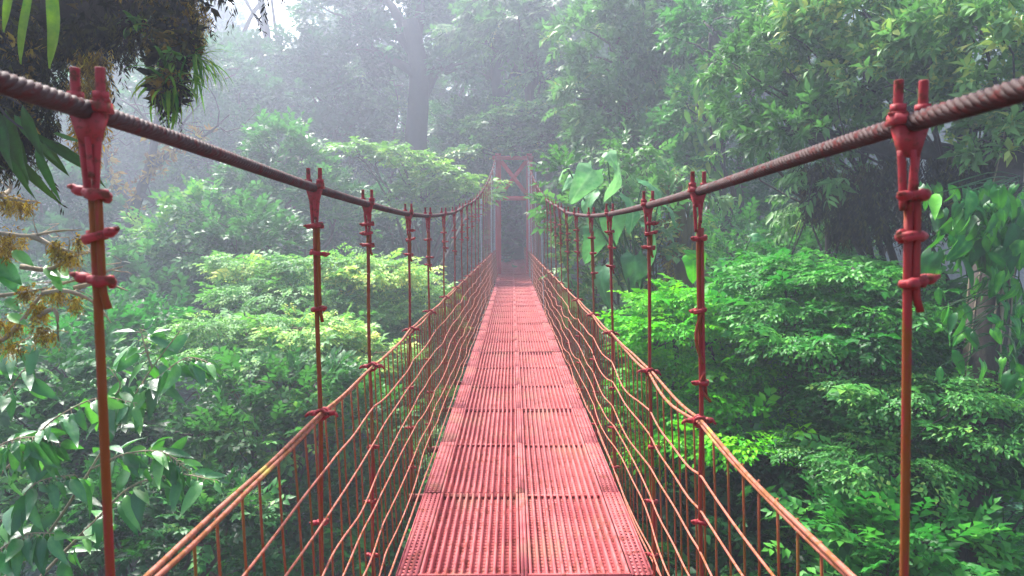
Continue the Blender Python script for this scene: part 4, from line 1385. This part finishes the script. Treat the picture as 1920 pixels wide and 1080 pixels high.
for pi, pl in enumerate(POLY):
    P = spline([at(*q) for q in pl], 26)
    st.tube(P - b0, np.linspace(.013 if pi < 2 else .008, .003, 26), 6)
    for k in range(6, 26, 1 if pi in (1, 2, 3, 4, 5, 8, 11) else 2):
        for s in ((-1, 1) if k % 4 else (1,)):
            t = norm(P[min(k + 1, 25)] - P[k - 1])
            sd = norm(np.cross(t, (0, -.3, 1)))
            d = norm(s * sd * dr.uniform(.25, .8) + t * dr.uniform(.1, .6) + np.array([0, -.3, -1]) * dr.uniform(.05, .75) + dr.normal(size=3) * .15)
            L = dr.uniform(.13, .235)
            a_ = P[k]
            b_ = a_ + d * .03
            st.tube(np.array([a_, (a_ + b_) / 2 + (0, 0, .004), b_]) - b0, .0025, 4, cap=False)
            inst(lv, HI[dr.randint(0, 3)], (b_ - b0)[None], frames(d[None], np.array([(0, -.55, .8)]) + dr.normal(size=(1, 3)) * .25, np.array([dr.uniform(-.9, .9)])), L * (1 if dr.rand() < .75 else .6), np.array([np.clip(dr.normal(.55, .24), 0, 1)]))
st.build('stem', BK['pale'], root, True)
lv.build('foliage', L_['gloss'], root, True)

# ------------------------------------------------------------------ big-leaved plant right of the gate
b0 = at(1190, 560, 11)
root = empty('elephant_ear_plant', b0)
tag(root, 'plant with huge pale green heart-shaped leaves beside the right cable', 'plant')
st, lv = MB(), MB()
er = np.random.RandomState(71)
for x, y, L, az, tl, t in ((1112, 318, 62, -.5, -.9, .75), (1160, 312, 60, .3, -1.0, .9), (1108, 362, 54, -.4, -.9, .6), (1180, 372, 60, .5, -1.0, .55), (1212, 340, 58, .8, -.8, .45), (1150, 400, 56, 0, -1.1, .3), (1085, 330, 34, -.9, -.5, .6), (1215, 420, 60, .6, -1, .25), (1120, 430, 56, -.5, -1, .2), (1240, 380, 46, .9, -.8, .3), (1062, 318, 24, -.8, -.2, .9), (1140, 285, 30, .1, -.4, .8), (1190, 480, 60, .2, -1, .15), (1130, 500, 60, -.6, -1, .25)):
    Y = 11 + er.uniform(-.3, .3)
    a_ = at(x, y, Y)
    d = norm(np.array([az * .8 + er.uniform(-.3, .3), er.uniform(-.7, -.2), tl * er.uniform(.6, 1)]))
    inst(lv, BIGS[int(x) % 4], (a_ - b0)[None], frames(d[None], np.array([(az * 1.1 + er.uniform(-.6, .6), -.75, .7)]), np.array([er.uniform(-.6, .6)])), L * 1.1 * Y / FPX, np.array([t]))
    st.tube(spline([b0 + er.normal(size=3) * .1, (a_ + b0) / 2 + (er.uniform(-.1, .1), .2, .2), a_ + (0, .05, .03), a_], 10) - b0, np.linspace(.022, .010, 10), 6)
st.build('stem', L_['mid'], root, True)
lv.build('foliage', L_['bigleaf'], root, True)

for lab, px, py, Y, L, n, sd in (('pair of wide fan leaves in front of the dark hollow right of the deck', 1310, 575, 10.5, 44, 5, 72), ('upright paddle leaves behind the second right hanger', 1345, 505, 10, 44, 5, 73), ('single broad leaf clump beside the mossy trunk', 1110, 560, 13, 42, 7, 74), ('broad leaves peeking out above the emerald tiers', 1400, 480, 10, 34, 5, 75)):
    r = np.random.RandomState(sd)
    b0 = at(px, py + 60, Y)
    root = empty('broad_leaf_plant', b0)
    tag(root, lab, 'plant')
    st, lv = MB(), MB()
    for k in range(n):
        a_ = at(px + r.uniform(-60, 60), py + r.uniform(-40, 30), Y + r.uniform(-.3, .3))
        d = norm(np.array([r.uniform(-.8, .8), -.4, r.uniform(-1, .5)]))
        inst(lv, BIGS[k % 4], (a_ - b0)[None], frames(d[None], np.array([(r.uniform(-.4, .4), -.9, .5)])), L * Y / FPX * r.uniform(.7, 1.2), np.array([r.uniform(0, .5)]))
        st.tube(spline([b0, (a_ + b0) / 2 + (r.uniform(-.1, .1), .1, .15), a_], 8) - b0, np.linspace(.02, .01, 8), 6)
    st.build('stem', L_['mid'], root, True)
    lv.build('foliage', L_['bigleaf'] if sd != 73 else L_['vivid'], root, True)

# undergrowth around the big-leaved plant
trunk_tree('forest_tree', 'loose leafy shrub filling in round the big-leaved plant', 1140, 12.5, 560, .06,
           [(1075, 325, 12.6, 40, 22), (1090, 400, 12.6, 46, 30), (1160, 370, 12.8, 50, 34), (1210, 300, 13, 36, 24), (1140, 450, 12.6, 60, 36), (1100, 500, 12.6, 56, 36), (1190, 470, 12.6, 56, 36), (1170, 540, 12.4, 60, 36), (1220, 400, 12.8, 40, 40)], (L_['sage'], BK['brown']), 'broad', .42, 60, 271)

# mossy trunk behind the big leaves
trunk_tree('forest_tree', 'mossy leaning trunk with brown hanging tufts behind the big-leaved plant', 1262, 13, 330, .24,
           [(1260, 330, 13, 40, 18), (1300, 380, 13, 30, 18), (1230, 370, 13, 26, 16)], (L_['sage'], BK['mossy']), 'lance', .36, 60, 270, style='hang')
hanging_moss('brown moss and dead leaves hanging on the mossy trunk beside the big leaves', [(1262, 400, 12.8, 34, 120), (1250, 520, 12.8, 44, 90), (1290, 440, 12.8, 24, 90)], 120, .45, L_['moss'], 76)

# trunk wrapped by a climbing heart-leaved vine, right edge
vt = [at(1915, 180, 9.0), at(1895, 330, 8.4), at(1862, 480, 7.6), at(1852, 600, 7.4), at(1838, 760, 7.2), at(1812, 900, 7.0), at(1795, 1060, 6.9)]
low = vt[-1] + np.array([-.4, -.2, -9])
b0 = low
root = empty('vine_clad_tree', b0)
tag(root, 'thick brown trunk at the right edge wrapped in pale aerial roots', 'tree')
mb = MB()
P = spline([low] + vt[::-1] + [at(1960, 60, 9.6), at(2060, -60, 10.2)], 44)
mb.tube(P - b0, np.linspace(.34, .12, 44), 12)
mb.build('trunk', BK['brown'], root, True)
mb = MB()
vr = np.random.RandomState(81)
PT = spline(vt, 60)
for k in range(16):
    a_ = np.linspace(0, 1, 20)
    i0 = vr.randint(0, 30)
    seg = PT[i0:i0 + 30]
    seg = seg[np.linspace(0, len(seg) - 1, 20).astype(int)]
    ph = vr.uniform(3.4, 6.0) + a_ * vr.uniform(-1.2, 1.2)
    mb.tube(seg + np.stack([.205 * np.cos(ph), .205 * np.sin(ph), 0 * a_], -1) - b0, .010 * vr.uniform(.5, 1.2), 5)
mb.build('aerial_root', BK['pale'], root, True)

b0 = at(1850, 420, 7.0)
root = empty('climbing_vine', b0)
tag(root, 'climbing vine with glossy heart-shaped leaves skirting the trunk at the right edge', 'vine')
lv, st = MB(), MB()
n = 240
for k in range(n):
    t = vr.rand()
    if t < .6:
        px, py, sc = vr.normal(1850, 44), vr.uniform(345, 480), 1.0
    elif t < .82:
        px, py, sc = vr.normal(1800, 26), vr.uniform(440, 700), .7
    else:
        px, py, sc = vr.normal(1890, 26), vr.uniform(480, 740), .75
    a_ = at(px, py, 6.95 + vr.uniform(-.5, .5))
    d = norm(np.array([vr.uniform(-.7, .7), vr.uniform(-.8, .1), -vr.uniform(.5, 1.2)]))
    inst(lv, HEART if k % 2 else HI[1], (a_ - b0)[None], frames(d[None], np.array([(vr.uniform(-1, 1), -.6, vr.uniform(.1, 1.1))])), (.25 if k % 2 else .33) * sc * vr.uniform(.5, 1.15), np.array([np.clip(vr.normal(.28, .2) + (.15 if t >= .6 else 0), 0, 1)]))
    q = PT[np.argmin(np.abs(PT[:, 2] - a_[2] - .15))] + (0, -.15, 0)
    if k % 2 == 0:
        st.tube(spline([q, (q + a_) / 2 + (0, -.1, .08), a_], 6) - b0, .006, 4, cap=False)
lv.build('foliage', L_['vine'], root, True)
st.build('stem', L_['mid'], root, True)

# moss curtains under the spreading crown at the upper right
for k, (lab, bl) in enumerate((('dark moss curtain hanging under the spreading crown nearest the vine trunk', [(1840, 300, 9, 70, 130), (1900, 290, 9, 60, 150), (1790, 290, 9.2, 60, 130)]), ('ragged dark moss curtain hanging directly behind the first right clamp', [(1720, 290, 9.4, 70, 150), (1660, 300, 9.5, 50, 130)]), ('thin wisps of dark moss hanging left of the first right clamp', [(1580, 320, 10, 60, 110), (1620, 310, 9.8, 40, 120), (1530, 300, 10.2, 40, 90)]))):
    hanging_moss(lab, bl, 230, .5, L_['darkmoss'], 90 + k)
mb = MB()
b0 = at(1880, 330, 9.4)
P = spline([at(1960, 420, 9.2), at(1880, 330, 9.4), at(1760, 285, 9.6), at(1640, 275, 9.9), at(1540, 260, 10.3), at(1450, 240, 10.8)], 26)
mb.tube(P - b0, np.linspace(.2, .05, 26), 8)
tag(mb.build('mossy_limb', BK['dark'], None, True, b0), 'long dark horizontal limb carrying the moss curtains at the upper right', 'branch')

# vine on the forked trunk
b0 = at(1325, 260, 16.6)
root = empty('climbing_vine', b0)
tag(root, 'leafy vine with yellowing blades climbing the dark forked tree behind the right cable', 'vine')
lv = MB()
for k in range(110):
    px, py = vr.normal(1325, 22), vr.uniform(110, 480)
    a_ = at(px, py, 16.5 + vr.uniform(-.3, .3))
    d = norm(np.array([vr.uniform(-.9, .9), -.4, -vr.uniform(.2, 1.2)]))
    inst(lv, HI[vr.randint(0, 3)], (a_ - b0)[None], frames(d[None], np.array([(vr.uniform(-.5, .5), -.9, .5)])), vr.uniform(.25, .5), np.array([np.clip(vr.normal(.5, .25), 0, 1)]))
lv.build('foliage', L_['yellowish'], root, True)
mb = MB()
mb.tube(spline([at(1318, 480, 16.7), at(1335, 300, 16.7), at(1326, 110, 16.7)], 16) - b0, .03, 6)
mb.build('stem', BK['mossy'], root, True)
HAZE,SKY,SUN,EXPO=.0050,.055,1.5,3.2
# ------------------------------------------------------------------ haze
def build_haze(lo, hi, dens, col, aniso=.1):
    mb = MB()
    mb.box(lo, hi)
    m = bpy.data.materials.new('haze')
    m.use_nodes = True
    nt = m.node_tree
    nt.nodes.remove(nt.nodes['Principled BSDF'])
    v = nt.nodes.new('ShaderNodeVolumePrincipled')
    v.inputs['Color'].default_value = (*col, 1)
    v.inputs['Density'].default_value = dens
    v.inputs['Anisotropy'].default_value = aniso
    nt.links.new(v.outputs[0], nt.nodes['Material Output'].inputs['Volume'])
    o = mb.build('haze', m)
    o['kind'] = 'stuff'
    return o


if HAZE > 0:
    build_haze((-62, -10, -27), (62, 92, 34), HAZE, (.76, .83, 1.0), .5)

# ------------------------------------------------------------------ light
SUN_EL, SUN_AZ = 54, -34          # azimuth measured from straight ahead, minus = to the left
w = bpy.data.worlds.new('World')
SC.world = w
w.use_nodes = True
nt = w.node_tree
sky = nt.nodes.new('ShaderNodeTexSky')
sky.sky_type = 'NISHITA'
sky.sun_disc = False
sky.sun_elevation = R(SUN_EL)
sky.sun_rotation = R(SUN_AZ)
sky.air_density = 1.0
sky.dust_density = 4.0
sky.ozone_density = 1.2
bg = nt.nodes['Background']
bg.inputs['Strength'].default_value = SKY
nt.links.new(sky.outputs[0], bg.inputs[0])
sl = bpy.data.lights.new('sun', 'SUN')
sl.energy = SUN
sl.angle = R(10)
sl.color = (1.0, .97, .93)
so = bpy.data.objects.new('sun', sl)
COL.objects.link(so)
d = Vector((math.sin(R(SUN_AZ)) * math.cos(R(SUN_EL)), math.cos(R(SUN_AZ)) * math.cos(R(SUN_EL)), math.sin(R(SUN_EL))))
so.rotation_euler = d.to_track_quat('Z', 'Y').to_euler()

# ------------------------------------------------------------------ camera
cam = bpy.data.cameras.new('camera')
cam.lens, cam.sensor_width = 24.0, 36.0
cam.clip_start, cam.clip_end = .05, 500
cam.dof.use_dof = True
cam.dof.focus_distance = 4.2
cam.dof.aperture_fstop = 6.3
co = bpy.data.objects.new('camera', cam)
COL.objects.link(co)
co.location = (0, 0, EYE)
co.rotation_euler = (math.pi / 2 - PITCH, 0, 0)
SC.camera = co
vs = SC.view_settings
SC.display_settings.display_device = 'sRGB'
vs.view_transform, vs.look, vs.gamma, vs.exposure = 'Standard', 'None', 1, EXPO
cy = SC.cycles
cy.use_denoising = True
cy.denoiser = 'OPENIMAGEDENOISE'
cy.max_bounces, cy.diffuse_bounces, cy.glossy_bounces, cy.transmission_bounces, cy.volume_bounces = 6, 3, 2, 4, 1
cy.use_adaptive_sampling = True
cy.adaptive_threshold = .015
cy.sample_clamp_indirect = 6
SC.render.film_transparent = False
